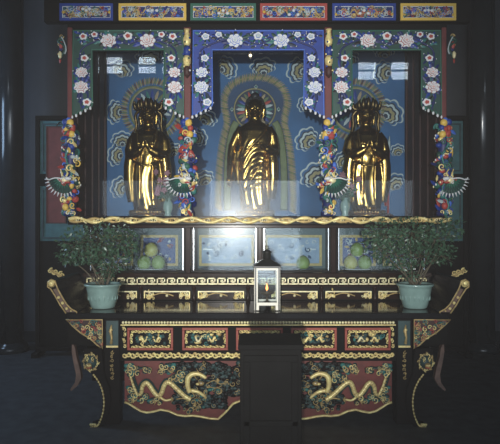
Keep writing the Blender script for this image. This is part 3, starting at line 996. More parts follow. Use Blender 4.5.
pillars = [(70.3, -1), (187.6, -1), (328.0, 1), (443.6, 1)]
for k, (px, s) in enumerate(pillars):
    x = sx_(px)
    outer = k in (0, 3)
    w_ = .022 if outer else .033
    b = MB(); b.box(x - w_, x + w_, YSF - .02, YSF + .06, ZS, ZH + .02, 'red_post')
    post = b.build('post', shr, bevel=.008)
    # carved dragon wound round the lower half
    rnd = random.Random(90 + k)
    zt, zb = sz_(123), ZS
    yc = YSF + .01
    b = MB()
    b.lathe([(.062, 0), (.066, .03), (.05, .06), (.048, zt - zb - .05), (.058, zt - zb - .02), (.045, zt - zb)], (x, yc, zb), 'paint_navy', 16)
    b.build('carved_shaft', post)
    b = MB()
    P, rad = [], []
    T = 2.4
    K = 60
    for i in range(K):
        t_ = i / (K - 1)
        a = s * T * 2 * PI * t_ + 1.2
        P.append(Vector((x + .060 * math.cos(a), yc - .055 * math.sin(a) * -1 * -1, zt - .05 - (zt - zb - .30) * t_)))
        rad.append(.012 + .016 * t_)
    cols = ['paint_green_light', 'paint_blue', 'mural_white', 'paint_green', 'gold_carving', 'paint_blue_light', 'paint_red']
    for i in range(0, K - 3, 3):
        b.tube(P[i:i + 4], rad[i:i + 4], cols[(i // 3 + k) % len(cols)], 8)
    for i in range(1, K - 1, 2):      # pale dorsal scales
        d = Vector((P[i].x - x, P[i].y - yc, 0)).normalized()
        b.ball(P[i] + d * rad[i], (.009, .009, .012), 'pale_gold' if i % 4 == 1 else 'paint_white', 6, 4)
    b.build('dragon_body', post)
    b = MB()
    for j in range(95):               # cloud curls and flames in all colours
        a = rnd.uniform(PI * .95, PI * 2.05)
        zz = rnd.uniform(zb + .03, zt - .02)
        xx = x + .060 * math.cos(a); yy = yc + .075 * math.sin(a)
        m_ = rnd.choice(['paint_blue', 'paint_blue_light', 'paint_green', 'paint_green_light', 'mural_white', 'paint_yellow', 'paint_red', 'paint_teal', 'gold_carving', 'paint_navy', 'paint_red'])
        if j % 3 == 0: b.ball((xx, yy + .015, zz), (rnd.uniform(.02, .036), .026, rnd.uniform(.018, .036)), m_, 8, 6)
        elif j % 3 == 1: b.curl(xx, zz, rnd.uniform(.022, .036), yy - .008, m_, rnd.uniform(0, 6), 1.2, rnd.choice([-1, 1]), .24)
        else: b.leaf(xx, zz, rnd.uniform(.05, .09), .032, rnd.uniform(0, 6), yy, m_)
    for dx, dz, r_, m_ in ((.012 * -s, -.005, .036, 'paint_yellow'), (.03 * s, .0, .032, 'paint_blue'), (-.03, -.05, .028, 'paint_blue'), (.03, -.055, .028, 'paint_red'), (.0, .02, .024, 'paint_blue_light'), (.025 * -s, -.11, .034, 'paint_yellow'), (.02 * s, -.10, .030, 'paint_red')):
        b.ball((x + dx, yc - .055, zt + dz), (r_, r_ * .8, r_), m_, 10, 7)
    for j in range(9):
        b.curl(x + rnd.uniform(-.05, .05), zb + rnd.uniform(.02, .05), .02, yc - .07, rnd.choice(['paint_white', 'paint_blue', 'paint_teal', 'gold_carving']), j, 1.1, 1, .28)
    b.tube([(x + .03 * math.sin(i * .9), yc - .058, zb + .02 + (zt - zb - .02) * i / 20) for i in range(21)], .012, 'paint_teal', 6)
    b.build('cloud_carving', post)
    # head with open jaws, beard and fan-shaped mane
    b = MB()
    hx, hz, hy = x + s * .015, sz_(181), yc - .11
    b.ball((hx, hy, hz), (.046, .045, .034), 'pale_gold', 12, 8)
    b.ball((hx - s * .035, hy - .03, hz + .012), (.034, .026, .018), 'paint_white', 10, 7)
    b.ball((hx - s * .030, hy - .025, hz - .022), (.030, .022, .011), 'paint_red', 10, 7)
    for e in (-1, 1):
        b.ball((hx - s * .01 + e * .014, hy - .045, hz + .026), .010, 'paint_white', 8, 6)
        b.ball((hx - s * .01 + e * .014, hy - .054, hz + .026), .0045, 'hair_black', 6, 4)
        b.tube(smooth_path([(hx + e * .016, hy - .02, hz + .03), (hx + e * .026, hy - .01, hz + .065), (hx + e * .020 + s * .02, hy, hz + .10)], 5), [.009] * 6 + [.005] * 5, 'gold_carving', 7)
    for j in range(6):
        b.curl(hx + rnd.uniform(-.05, .05), hz + rnd.uniform(-.04, .05), .017, hy - .035, rnd.choice(['paint_white', 'paint_red', 'gold_carving', 'paint_white']), j, 1.1, 1, .28)
    b.tube(smooth_path([(hx, hy - .03, hz + .01), (hx + s * .07, hy - .06, hz + .015), (hx + s * .13, hy - .05, hz + .0), (hx + s * .15, hy - .05, hz + .02)], 5), .0065, 'paint_white', 6)
    b.build('dragon_head', post)
    b = MB()
    mx, mz = x + s * .03, sz_(179)
    for ring_i, (L, wd, m_, nn) in enumerate(((.175, .028, 'paint_green', 11), (.13, .022, 'teal_dark', 10), (.10, .022, 'paint_green_light', 8))):
        for j in range(nn):
            a = (PI + .05) + (PI * .62) * j / (nn - 1)
            if s > 0: a = PI - a
            yy = hy + .02 - .012 * ring_i
            b.leaf(mx, mz, L, wd, a, yy, m_, .008)
            if ring_i == 0:
                ex, ez = mx + L * math.cos(a), mz + L * math.sin(a)
                b.tube([(mx + L * .78 * math.cos(a), yy - .006, mz + L * .78 * math.sin(a)), (ex, yy - .004, ez)], [.0085, .003], 'paint_white', 6)
    b.build('mane', post)
    if not outer:
        b = MB()
        z0 = sz_(76)
        b.lathe([(.004, -.03), (.03, 0), (.034, .05), (.022, .075)], (x, YSF - .05, z0), 'dark_red', 12)
        b.lathe([(.020, .075), (.034, .10), (.038, .14), (.024, .17)], (x, YSF - .05, z0), 'gold_carving', 12)
        b.lathe([(.026, .17), (.034, .20), (.034, .23), (.022, .26)], (x, YSF - .05, z0), 'paint_blue', 12)
        b.lathe([(.022, .26), (.034, .285), (.036, .32), (.026, .35), (.020, .39), (.03, .41)], (x, YSF - .05, z0), 'gold_carving', 12)
        for j in range(10):
            b.ball((x + .03 * math.cos(j * 2.4), YSF - .08, z0 + .03 + j * .037), .010, rnd.choice(['gold_carving', 'paint_blue', 'paint_white', 'paint_green']), 6, 4)
        b.build('hanging_bud', post)

# ---- valances
def peony(parent, x, z, r, y, style):
    """carved blossom: nested scalloped whorls"""
    pet, line, core = {'red': ('paint_white', 'paint_red', 'paint_pink'), 'blue': ('paint_white', 'paint_blue_light', 'mural_white'), 'pink': ('paint_white', 'paint_pink', 'paint_red')}[style]
    b = MB()
    rnd = random.Random(int(x * 997 + z * 7919))
    a0 = rnd.uniform(0, 6)
    def sc(rr, lobes, amp=.22, sq=.85):
        out = []
        for i in range(40):
            a = 2 * PI * i / 40
            k = rr * (1 - amp + amp * abs(math.sin(lobes * (a + a0) / 2)))
            out.append((x + k * math.cos(a), z + k * sq * math.sin(a)))
        return out
    yy = y
    big = r > .05
    seq = [(1.0, 7, pet), (.66, 6, line), (.60, 6, pet), (.40, 5, line), (.34, 5, pet), (.18, 4, core)] if big else [(1.0, 5, pet), (.55, 5, line), (.46, 5, core)]
    for k, lobes, m_ in seq:
        b.prism(sc(r * k, lobes), yy - .006, yy, m_)
        yy -= .0055
    if big:
        for i in range(7):
            a = a0 + 2 * PI * i / 7
            b.leaf(x + r * .62 * math.cos(a), z + r * .53 * math.sin(a), r * .34, r * .10, a, y - .006, line, .003)
    b.build('peony', parent)


def valance(xa, xb, style):
    y = YSF - .005
    col, light, fl = ('paint_green', 'paint_green_light', 'red') if style == 'green' else ('paint_blue', 'paint_blue_light', 'blue')
    zt, zm = ZH, sz_(50.5)
    dw = .185
    def drop(x_out, sgn):
        """stepped lower edge of a side drop, from its outer to its inner corner"""
        e = [(0, 117.5), (.10, 114.5), (.20, 116), (.30, 112), (.42, 113.5), (.52, 109.5), (.66, 111), (.78, 107), (.90, 108.5), (1.0, 105)]
        return [(x_out + sgn * dw * a, sz_(c)) for a, c in e]
    L = drop(xa, 1)
    Rr = drop(xb, -1)
    poly = [(xa, zt)] + L + [(xa + dw, zm), (xb - dw, zm)] + list(reversed(Rr)) + [(xb, zt)]
    b = MB(); b.prism(poly, y, y + .03, col)
    v = b.build('valance', shr, bevel=.002)
    tag(v, label='%s carved valance with peonies' % style)
    # thin raised border
    b = MB()
    ins = [(xa + .008, zt - .008)] + [(p[0], p[1] + .004) for p in L] + [(xa + dw - .005, zm + .006), (xb - dw + .005, zm + .006)] + [(p[0], p[1] + .004) for p in reversed(Rr)] + [(xb - .008, zt - .008)]
    b.tube([(p[0], y - .002, p[1]) for p in ins], .007, light, 6, closed=True)
    for p in L[::2] + Rr[::2]:
        b.ball((p[0], y - .006, p[1] + .002), (.012, .009, .017), 'paint_white', 8, 5)
    b.build('border', v)
    xm = (xa + xb) / 2
    w = xb - xa
    b = MB()
    rnd = random.Random(int(xa * 100) + 5)
    spots = []
    for f_, zz, r_ in ((.325, 41, .074), (.675, 41, .074), (.5, 36.5, .044), (.10, 37, .038), (.90, 37, .038), (.20, 35, .032), (.80, 35, .032)):
        spots.append((xa + f_ * w, sz_(zz), r_))
    for sgn, xo in ((1, xa), (-1, xb)):
        for f_, zz, r_ in ((.62, 58.5, .038), (.47, 72.7, .058), (.45, 87.5, .068), (.74, 102.5, .042)):
            spots.append((xo + sgn * dw * f_, sz_(zz), r_))
    lc = ['paint_navy', 'paint_navy', 'paint_blue', 'paint_blue', 'paint_navy', 'hair_black', 'paint_teal'] if style == 'green' else ['paint_navy', 'hair_black', 'paint_teal', 'paint_green', 'paint_green', 'paint_navy', 'mural_dark']
    for x, z, r_ in spots:
        nn = 13 if r_ > .05 else 8
        for j in range(nn):
            a = 2 * PI * j / nn + rnd.uniform(-.2, .2)
            ll = r_ * rnd.uniform(1.0, 1.6)
            sx0 = x + r_ * .72 * math.cos(a); sz0 = z + r_ * .6 * math.sin(a)
            ex = sx0 + ll * math.cos(a)
            ez = sz0 + ll * math.sin(a)
            if sz0 > zt - .012 or ez > zt - .01 or ez < sz_(112): ll *= .6
            if ex < xa + .01 or ex > xb - .01: ll *= .5
            inside_drop = (x < xa + dw or x > xb - dw)
            if inside_drop and not (min(abs(ex - xa), abs(ex - xb)) < dw) : ll *= .5
            if not inside_drop and ez < zm + .01: ll *= .45
            b.leaf(sx0, sz0, ll, r_ * .46, a, y - .001, rnd.choice(lc), .006)
            if j % 3 == 0:
                b.ball((sx0 + ll * .85 * math.cos(a), y - .006, sz0 + ll * .85 * math.sin(a)), .0055, 'paint_white', 6, 4)
    vine = [(xa + dw * .5, sz_(110)), (xa + dw * .35, sz_(95)), (xa + dw * .6, sz_(80)), (xa + dw * .4, sz_(65)), (xa + dw * .45, sz_(50)), (xa + w * .2, sz_(42)), (xa + w * .35, sz_(38)), (xa + w * .5, sz_(44))]
    vine += [(2 * xm - a_, c_) for a_, c_ in reversed(vine[:-1])]
    b.tube(smooth_path([(a_, y - .002, c_) for a_, c_ in vine], 5), .008, lc[0], 6)
    for j in range(60):
        f_ = rnd.uniform(.04, .96)
        x = xa + f_ * w
        z = rnd.uniform(zm + .03, zt - .03)
        if all(math.hypot(x - a, z - c) > r_ * .95 for a, c, r_ in spots):
            b.leaf(x, z, .05, .026, rnd.choice([0, PI]) + rnd.uniform(-.6, .6), y - .001, rnd.choice(lc), .004)
            if j % 3 == 0: b.ball((x, y - .006, z), .0055, 'paint_white', 6, 4)
    b.build('leaf_scroll', v)
    for i, (x, z, r_) in enumerate(spots):
        peony(v, x, z, r_, y - .004, fl if (style == 'blue' or r_ > .05) else 'pink')


valance(sx_(72.5), sx_(184), 'green')
valance(sx_(192.5), sx_(323.8), 'blue')
valance(sx_(332), sx_(441.3), 'green')
# panes behind the valances
for a, c in ((73, 184.5), (191, 324.5), (331.5, 441)):
    b = MB(); b.box(sx_(a), sx_(c), YSF + .045, YSF + .051, ZS, ZH, 'shrine_glass'); b.build('glass_pane', shr)

bl = thing('small_bulb', 'tiny lit bulb hanging under the middle of the blue valance', 'lamp', (sx_(250.4), YSF + .012, sz_(50.5)))
b = MB(); b.lathe([(.010, -.030), (.012, -.012), (.008, -.003)], (sx_(250.4), YSF + .012, sz_(50.5)), 'bronze', 12); b.build('socket', bl)
b = MB(); b.ball((sx_(250.4), YSF + .012, sz_(50.5) - .042), .014, 'bulb_glow', 10, 8); b.build('bulb', bl)

# ---- gilded scroll along the shrine's foot
b = MB()
x0, x1 = sx_(72), sx_(449)
n = 150
zc = sz_(220.2)
lam = .345
for ph, am, r_, m_ in ((0, .017, .0145, 'gold_carving'), (PI, .013, .011, 'dull_gold')):
    P = [(x0 + (x1 - x0) * i / n, 5.085 - .004 * (ph == 0), zc + 1.25 * am * math.sin(2 * PI * (x0 + (x1 - x0) * i / n) / lam + ph)) for i in range(n + 1)]
    b.tube(P, [r_ * (1 + .25 * math.sin(i * .9)) for i in range(n + 1)], m_, 8)
i = 0
x = x0
rnd = random.Random(5)
while x < x1:
    zz = zc + .017 * math.sin(2 * PI * x / lam)
    b.curl(x, zc + rnd.uniform(-.012, .012), .017, 5.08, rnd.choice(['gold_carving', 'pale_gold', 'dull_gold']), rnd.uniform(0, 6), 1.1, 1 if i % 2 else -1, .3)
    if i % 3 == 0: b.ball((x, 5.077, zz + .008), .011, 'pale_gold', 8, 5)
    x += .037
    i += 1
b.build('gilt_scroll', shr)

# ---- side bracket carvings on the outer posts
for s in (-1, 1):
    X0 = s * abs(sx_(61.5) - 0)
    b = MB()
    y = YSF + .01
    zt_, zb_ = sz_(36), sz_(58)
    b.box(*sorted((s * (SX + .02), X0 + s * .01)), y - .012, y + .012, sz_(50), sz_(47), 'dark_red')
    b.tube(smooth_path([(X0 - s * .02, y, zt_), (X0 + s * .03, y - .01, sz_(41)), (X0 - s * .035, y - .015, sz_(47)), (X0 - s * .02, y - .01, sz_(53)), (X0 + s * .015, y, sz_(57))], 6), .013, 'paint_green', 7)
    b.tube(smooth_path([(X0 - s * .0, y - .012, sz_(37)), (X0 - s * .03, y - .02, sz_(43)), (X0 - s * .045, y - .02, sz_(50)), (X0 - s * .03, y - .012, sz_(54))], 6), .006, 'mural_white', 6)
    b.curl(X0, sz_(36), .022, y - .006, 'dull_gold', 0, 1.2, s, .3)
    b.ball((X0 + s * .004, y - .012, sz_(45)), (.018, .012, .035), 'paint_red', 8, 6)
    b.ball((X0 + s * .012, y - .014, sz_(55)), (.017, .016, .034), 'pale_gold', 10, 7)
    b.leaf(X0 + s * .015, sz_(58), .05, .02, -PI / 2, y - .006, 'paint_red')
    for j in range(4): b.curl(X0 + (j % 2) * .02 * s, sz_(40 + 4.5 * j), .016, y - .008, ['paint_teal', 'dull_gold', 'paint_blue', 'dull_gold'][j], j, 1.1, 1, .3)
    b.build('side_carving', shr)

# ================================================================== painted beam above
beam = thing('painted_beam', 'dark beam above the shrine with six colour-framed dragon panels', 'beam', (0, 5.2, ZH + .06))
b = MB(); b.box(-1.95, 1.95, YSF - .03, YSF + .045, ZH + .065, sz_(-6), 'black_wood'); b.build('beam', beam, bevel=.004)
for k, (p0, p1, fm, gm) in enumerate([(60, 113.5, 'paint_blue', 'paint_teal'), (119, 186.5, 'paint_yellow', 'paint_blue'), (190.5, 256, 'paint_green_light', 'paint_yellow'), (260, 327, 'paint_red', 'paint_yellow'), (332, 395.5, 'paint_blue', 'paint_red'), (400, 455.5, 'paint_yellow', 'paint_blue')]):
    Y = YSF - .03
    x0, x1, z0, z1 = wx(p0, Y), wx(p1, Y), wz(21, Y), wz(4, Y)
    b = MB()
    frame_boxes(b, x0, x1, z0, z1, Y - .02, Y + .004, .024, fm)
    b.box(x0 + .02, x1 - .02, Y - .004, Y + .002, z0 + .02, z1 - .02, 'paint_navy')
    frame_boxes(b, x0 + .024, x1 - .024, z0 + .024, z1 - .024, Y - .012, Y - .002, .006, 'paint_white')
    p = b.build('frieze_panel', beam, bevel=.002)
    b = MB()
    rnd = random.Random(300 + k)
    xa, xb, za, zb_ = x0 + .043, x1 - .043, z0 + .040, z1 - .040
    for s in (-1, 1):
        xm = (x0 + x1) / 2
        P = [(xm + s * ((xb - xa) / 2 * (.95 - .80 * i / 23)), Y - .014, (za + zb_) / 2 + .026 * math.sin(i * .62 + k)) for i in range(24)]
        b.tube(P, [.004 + .0045 * min(1, i / 8) for i in range(24)], 'dull_gold', 7)
        b.ball((P[-1][0], Y - .018, P[-1][2]), (.018, .012, .014), 'paint_white', 8, 6)
        b.leaf(P[0][0], P[0][2], .04, .03, 0 if s > 0 else PI, Y - .012, 'paint_yellow')
    b.ball(((x0 + x1) / 2, Y - .016, (za + zb_) / 2 + .012), .016, 'paint_white', 10, 7)
    for j in range(130):
        x = rnd.uniform(xa, xb); z = rnd.uniform(za, zb_)
        m_ = rnd.choice(['mural_white', 'paint_blue', 'paint_blue_light', 'dull_gold', 'paint_red', 'paint_teal', 'mural_white', gm, 'dull_gold'])
        if j % 3: b.curl(x, z, rnd.uniform(.013, .024), Y - .017, m_, rnd.uniform(0, 6), 1.1, rnd.choice([-1, 1]), .26)
        else: b.leaf(x, z, rnd.uniform(.025, .05), .022, rnd.uniform(0, 6), Y - .008, m_, .008)
    b.build('dragon_relief', p)
# ceiling hangers that carry the beam
for s in (-1, 1):
    b = MB(); b.box(s * 1.75 - .04, s * 1.75 + .04, YSF - .02, YSF + .04, sz_(-6), HZ - .002, 'black_wood'); b.build('hanger', beam)

# ================================================================== gold statues
def ring_loft(mb, rings, m_, n=64, fold=None):
    """rings of (z, half width, half depth, y offset, x offset); fold(theta, z) adds to the radius"""
    vs, fs = [], []
    for (z, hw, hd, yo, xo) in rings:
        for k in range(n):
            a = 2 * PI * k / n
            e = fold(a, z) if fold else 0
            vs.append((xo + (hw + e) * math.copysign(abs(math.cos(a)) ** .9, math.cos(a)), yo + (hd + e) * math.copysign(abs(math.sin(a)) ** .9, math.sin(a)), z))
    N = len(rings)
    for i in range(N - 1):
        for k in range(n):
            fs.append((i * n + k, i * n + (k + 1) % n, (i + 1) * n + (k + 1) % n, (i + 1) * n + k))
    fs.append(tuple(range(n - 1, -1, -1)))
    fs.append(tuple((N - 1) * n + k for k in range(n)))
    mb.add(vs, fs, m_, True)


def interp(tab, z):
    for a, c in zip(tab[:-1], tab[1:]):
        if a[0] <= z <= c[0]:
            t = (z - a[0]) / (c[0] - a[0])
            t = t * t * (3 - 2 * t) * .5 + t * .5
            return [p + (q - p) * t for p, q in zip(a, c)]
    return list(tab[-1])


def hand(mb, wrist, dirv, palmn, L, m_, curl=.25, side=1):
    """palm and five fingers; dirv points along the fingers, palmn out of the palm"""
    d = Vector(dirv).normalized(); p = Vector(palmn); p = (p - d * p.dot(d)).normalized(); u = d.cross(p) * side
    w = Vector(wrist)
    mb.tube([w, w + d * L * .18, w + d * L * .36, w + d * L * .5], [L * .13, L * .19, L * .23, L * .21], m_, 10)
    for i, (off, ln) in enumerate(((-.16, .40), (-.055, .48), (.055, .45), (.155, .34))):
        st = w + d * L * .44 + u * L * off
        q = [st]
        dd = d.copy()
        for j in range(3):
            dd = (dd + p * curl * (j + .3)).normalized()
            q.append(q[-1] + dd * L * ln / 3)
        mb.tube(q, [L * .065, L * .062, L * .055, L * .042], m_, 8)
    st = w + d * L * .16 - u * L * .16
    mb.tube([st, st + (d * .6 - u * .7).normalized() * L * .18, st + (d * .9 - u * .5 + p * .3).normalized() * L * .36], [L * .085, L * .075, L * .05], m_, 8)


def statue(kind, label, X, Y, figH):
    """standing gilded figure on a lotus; kind 'buddha', 'crowned_left', 'crowned_right'"""
    st = thing('buddha_statue' if kind == 'buddha' else 'bodhisattva_statue', label, 'statue', (X, Y, ZS))
    ped = .07
    HK = 1.12
    def zm_(z): return z * .885 if z <= .85 else .752 + (z - .85) * 1.30
    Z0 = ZS + ped
    # lotus base
    b = MB()
    b.lathe([(.20, 0), (.21, .012), (.20, .022), (.17, .03), (.17, .04), (.19, .06), (.185, .068), (.02, .07)], (X, Y, ZS), 'statue_gold', 40)
    for rr, zz, tl, nn in ((.185, .05, .055, 18), (.18, .052, .05, 18)):
        for j in range(nn):
            a = 2 * PI * (j + (.5 if zz > .051 else 0)) / nn
            c = Vector((X + rr * math.cos(a), Y + rr * math.sin(a), ZS + zz - .005))
            b.ball(c, (.026, .026, .022), 'statue_gold', 8, 6)
    b.build('lotus_base', st)

    S = figH
    b = MB()
    if kind == 'buddha':
        tab = [(0.0, .118, .095, 0, 0), (.06, .122, .098, 0, 0), (.18, .128, .10, 0, 0), (.32, .134, .102, 0, 0), (.46, .136, .100, 0, 0), (.56, .134, .096, 0, 0), (.66, .138, .095, -.004, 0), (.735, .143, .090, 0, 0),
               (.78, .130, .078, .004, 0), (.81, .100, .066, .006, 0), (.832, .064, .054, .004, 0), (.85, .046, .046, .0, 0), (.90, .042, .044, -.004, 0)]
    else:
        tab = [(0.0, .128, .098, 0, 0), (.06, .135, .10, 0, 0), (.2, .145, .105, 0, 0), (.34, .152, .108, 0, 0), (.48, .155, .108, 0, 0), (.58, .155, .106, -.004, 0), (.68, .152, .102, -.008, 0), (.745, .143, .094, -.004, 0),
               (.785, .122, .080, .004, 0), (.812, .092, .066, .006, 0), (.834, .062, .055, .004, 0), (.85, .046, .046, .0, 0), (.90, .042, .044, -.004, 0)]
    zs = [i / 90 * .90 for i in range(91)]
    rings = [tuple(q * (S if i else 1) for i, q in enumerate(interp(tab, z))) for z in zs]
    rings = [(Z0 + zm_(z) * S, r_[1], r_[2], Y + r_[3], X + r_[4]) for z, r_ in zip(zs, rings)]

    def fold(a, zw):
        z = (zw - Z0) / S
        ca, sa = math.cos(a), math.sin(a)      # sa < 0 is the front
        e = 0
        if z < .55:
            g = min(1, (.55 - z) / .2)
            e += .0045 * g * math.sin(11 * a + 2.5 * math.sin(z * 7)) * S
        if kind == 'buddha' and sa < 0 and .12 < z < .80:
            g = math.sin((z - .12) / .68 * PI)
            g *= max(0, min(1, (.60 - z) / .1))
            e += .0065 * g * abs(sa) * math.sin(2 * PI * (z * 12 + 2.2 * (ca - .25) ** 2)) * S
        elif sa < 0 and .30 < z < .78:
            g = math.sin((z - .30) / .48 * PI)
            e += .002 * g * abs(sa) * math.sin(2 * PI * (z * 9 - 2.0 * ca * ca)) * S
        return e
    ring_loft(b, rings, 'statue_gold', 96, fold)

    def at(x, y, z): return Vector((X + x * S, Y + y * S, Z0 + zm_(z) * S))
    def sleeve(pts, rx, m_='statue_gold'):
        b.tube([at(*p) for p in pts], [r_ * S for r_ in rx], m_, 14)
    if kind == 'buddha':
        # proper right arm (left in view) hanging, palm forward
        sleeve([(-.110, .0, .775), (-.152, .0, .70), (-.190, .0, .60), (-.203, -.015, .50), (-.208, -.05, .40)], [.038, .040, .036, .032, .027])
        sleeve([(-.208, -.05, .41), (-.212, -.07, .35), (-.214, -.082, .31)], [.028, .024, .021])
        hand(b, at(-.214, -.084, .32), (0.0, -.25, -1), (.15, -1, .1), .115 * S, 'statue_gold', .12, 1)
        # proper left arm bent, holding a small lotus
        sleeve([(.110, .0, .775), (.146, .0, .70), (.162, .0, .60), (.160, -.04, .535), (.115, -.115, .545), (.085, -.145, .565)], [.040, .044, .044, .044, .038, .026])
        hand(b, at(.09, -.145, .565), (-.85, -.45, .15), (-.1, -.2, 1), .11 * S, 'statue_gold', .35, -1)
        # robe end falling from the left forearm and the shoulder
        sleeve([(.135, -.065, .55), (.145, -.070, .44), (.148, -.065, .30), (.142, -.055, .18), (.136, -.045, .10)], [.038, .046, .044, .040, .028])
        sleeve([(-.140, .01, .56), (-.145, .01, .40), (-.135, .0, .24)], [.04, .045, .03])
        # robe edge: diagonal band over the left shoulder
        b.tube(smooth_path([at(.11, -.075, .80), at(.06, -.102, .70), at(-.02, -.108, .60), at(-.10, -.092, .52), at(-.145, -.04, .47)], 6), .010 * S, 'statue_gold', 8)
        b.tube(smooth_path([at(.12, -.085, .57), at(.05, -.115, .42), at(-.02, -.115, .30), at(-.06, -.10, .22)], 6), .008 * S, 'statue_gold', 8)
    else:
        for s in (-1, 1):
            sleeve([(s * .105, .0, .775), (s * .145, .0, .70), (s * .165, -.005, .60), (s * .155, -.04, .535), (s * .09, -.115, .565), (s * .035, -.145, .60)], [.042, .050, .050, .050, .042, .028])
            sleeve([(s * .145, -.05, .56), (s * .160, -.035, .44), (s * .162, -.025, .32), (s * .155, -.015, .20), (s * .145, -.01, .08)], [.050, .056, .056, .052, .040])
            hand(b, at(s * .030, -.150, .595), (-s * .25, -.15, 1), (-s, 0, 0), .11 * S, 'statue_gold', .08, s)
            # stole hanging in front
            b.tube(smooth_path([at(s * .09, -.085, .80), at(s * .075, -.108, .66), at(s * .06, -.118, .48), at(s * .055, -.118, .30), at(s * .06, -.112, .10)], 6), .012 * S, 'statue_gold', 8)
        b.tube(smooth_path([at(-.10, -.085, .70), at(-.05, -.112, .665), at(0, -.118, .655), at(.05, -.112, .665), at(.10, -.085, .70)], 6), .009 * S, 'statue_gold', 8)
        b.tube(smooth_path([at(-.13, -.08, .50), at(-.06, -.125, .455), at(0, -.13, .44), at(.06, -.125, .455), at(.13, -.08, .50)], 6), .010 * S, 'statue_gold', 8)
    # feet
    for s in (-1, 1):
        b.ball(at(s * .055, -.10, .018), (.036 * S, .062 * S, .022 * S), 'statue_gold', 12, 8)
    # head and face
    hc = at(0, -.012, .925)
    hr = (.060 * S * HK, .068 * S * HK, .078 * S * HK)

    def face(v):
        d = v - hc
        if d.y < 0:
            ux, uz = d.x / hr[0], d.z / hr[2]
            d.y -= .012 * S * math.exp(-((ux / .16) ** 2 + ((uz + .10) / .24) ** 2))          # nose
            d.y += .007 * S * (math.exp(-(((ux - .38) / .2) ** 2 + ((uz - .06) / .13) ** 2)) + math.exp(-(((ux + .38) / .2) ** 2 + ((uz - .06) / .13) ** 2)))
            d.y -= .006 * S * math.exp(-((ux / .24) ** 2 + ((uz + .48) / .09) ** 2))           # lips
            d.y -= .006 * S * math.exp(-((ux / .28) ** 2 + ((uz + .80) / .14) ** 2))           # chin
            d.y -= .004 * S * math.exp(-((ux / .6) ** 2 + ((uz - .26) / .08) ** 2))            # brow
        if d.z < 0: d.x *= 1 - .12 * (-d.z / hr[2])
        return hc + d
    HN = [len(b.v)]
    b.ball(hc, hr, 'statue_gold', 48, 36, face)
    S0 = S; S = S * HK
    n_head = HN[0]
    for s in (-1, 1):
        b.ball(hc + Vector((s * .024 * S, -.062 * S, .004 * S)), (.0125 * S, .006 * S, .0055 * S), 'statue_gold', 10, 6)
        b.tube(smooth_path([hc + Vector((s * .058 * S, .004 * S, .024 * S)), hc + Vector((s * .068 * S, .006 * S, .0)), hc + Vector((s * .064 * S, .002 * S, -.04 * S)), hc + Vector((s * .058 * S, -.004 * S, -.072 * S))], 5), [.010 * S] * 6 + [.011 * S] * 6 + [.009 * S] * 4, 'statue_gold', 8)
    S = S0
    BOW = Matrix.Rotation(R(13), 3, 'X')
    def bow(mb, n0=0):
        for i in range(n0, len(mb.v)):
            mb.v[i] = tuple(hc + BOW @ (Vector(mb.v[i]) - hc))
    bow(b, n_head)
    o = b.build('figure', st)
    rm = o.modifiers.new('join', 'REMESH'); rm.mode = 'VOXEL'; rm.voxel_size = .0055; rm.use_smooth_shade = True
    sm = o.modifiers.new('soften', 'SMOOTH'); sm.factor = .5; sm.iterations = 4
    # hair with snail-shell curls, or a crown
    b = MB()
    S = S * HK
    if kind == 'buddha':
        b.ball(hc + Vector((0, .026 * S, .026 * S)), (.066 * S, .066 * S, .066 * S), 'hair_black', 24, 16)
        b.ball(hc + Vector((0, .014 * S, .088 * S)), (.034 * S, .034 * S, .030 * S), 'hair_black', 16, 10)
        for j in range(150):
            z = 1 - (j + .5) / 150 * 1.05
            a = j * 2.39996
            rr = math.sqrt(max(0, 1 - z * z))
            d = Vector((rr * math.cos(a), rr * math.sin(a), z))
            if d.y < -.40 and d.z < .50: continue
            b.ball(hc + Vector((d.x * .066 * S, .026 * S + d.y * .066 * S, .026 * S + d.z * .066 * S)), .0085 * S, 'hair_black', 6, 4)
        bow(b); b.build('hair', st)
        # small lotus throne in the raised hand
        b = MB()
        lc = Vector((X + .03 * figH, Y - .195 * figH, Z0 + zm_(.585) * figH))
        b.lathe([(.004, -.02), (.016, -.012), (.012, .0), (.028, .018), (.030, .026), (.004, .028)], lc, 'statue_gold', 16)
        for j in range(8):
            a = 2 * PI * j / 8
            b.ball(lc + Vector((.028 * math.cos(a), .028 * math.sin(a), .014)), (.012, .012, .016), 'statue_gold', 8, 6)
        b.build('held_lotus', st)
    else:
        b.ball(hc + Vector((0, .026 * S, .024 * S)), (.065 * S, .064 * S, .064 * S), 'hair_black', 24, 16)
        b.lathe([(.010, .0), (.030, .02), (.034, .05), (.022, .075), (.004, .085)], hc + Vector((0, .016 * S, .075 * S)), 'hair_black', 16)
        for s in (-1, 1):
            b.tube(smooth_path([hc + Vector((s * .062 * S, .03 * S, .02 * S)), hc + Vector((s * .085 * S, .035 * S, -.06 * S)), hc + Vector((s * .10 * S, .02 * S, -.13 * S))], 5), .014 * S, 'hair_black', 8)
        bow(b); b.build('hair', st)
        b = MB()
        rr = .068 * S
        b.tube([hc + Vector((rr * math.cos(2 * PI * i / 32), .008 * S + rr * math.sin(2 * PI * i / 32), .046 * S)) for i in range(32)], .008 * S, 'crown_gold', 8, closed=True)
        for i in range(7):
            a = PI + PI * i / 6
            L = (.06 + .045 * math.sin(PI * i / 6)) * S
            q = hc + Vector((rr * math.cos(a), .008 * S + rr * math.sin(a), .046 * S))
            o_ = Vector((math.cos(a), math.sin(a), 0))
            b.tube([q, q + Vector((0, 0, L * .35)) + o_ * .008 * S, q + Vector((0, 0, L * .75)) + o_ * .010 * S, q + Vector((0, 0, L))], [.016 * S, .022 * S, .014 * S, .003 * S], 'crown_gold', 8)
            b.ball(q + o_ * .022 * S + Vector((0, 0, L * .35)), .009 * S, 'crown_gold', 8, 6)
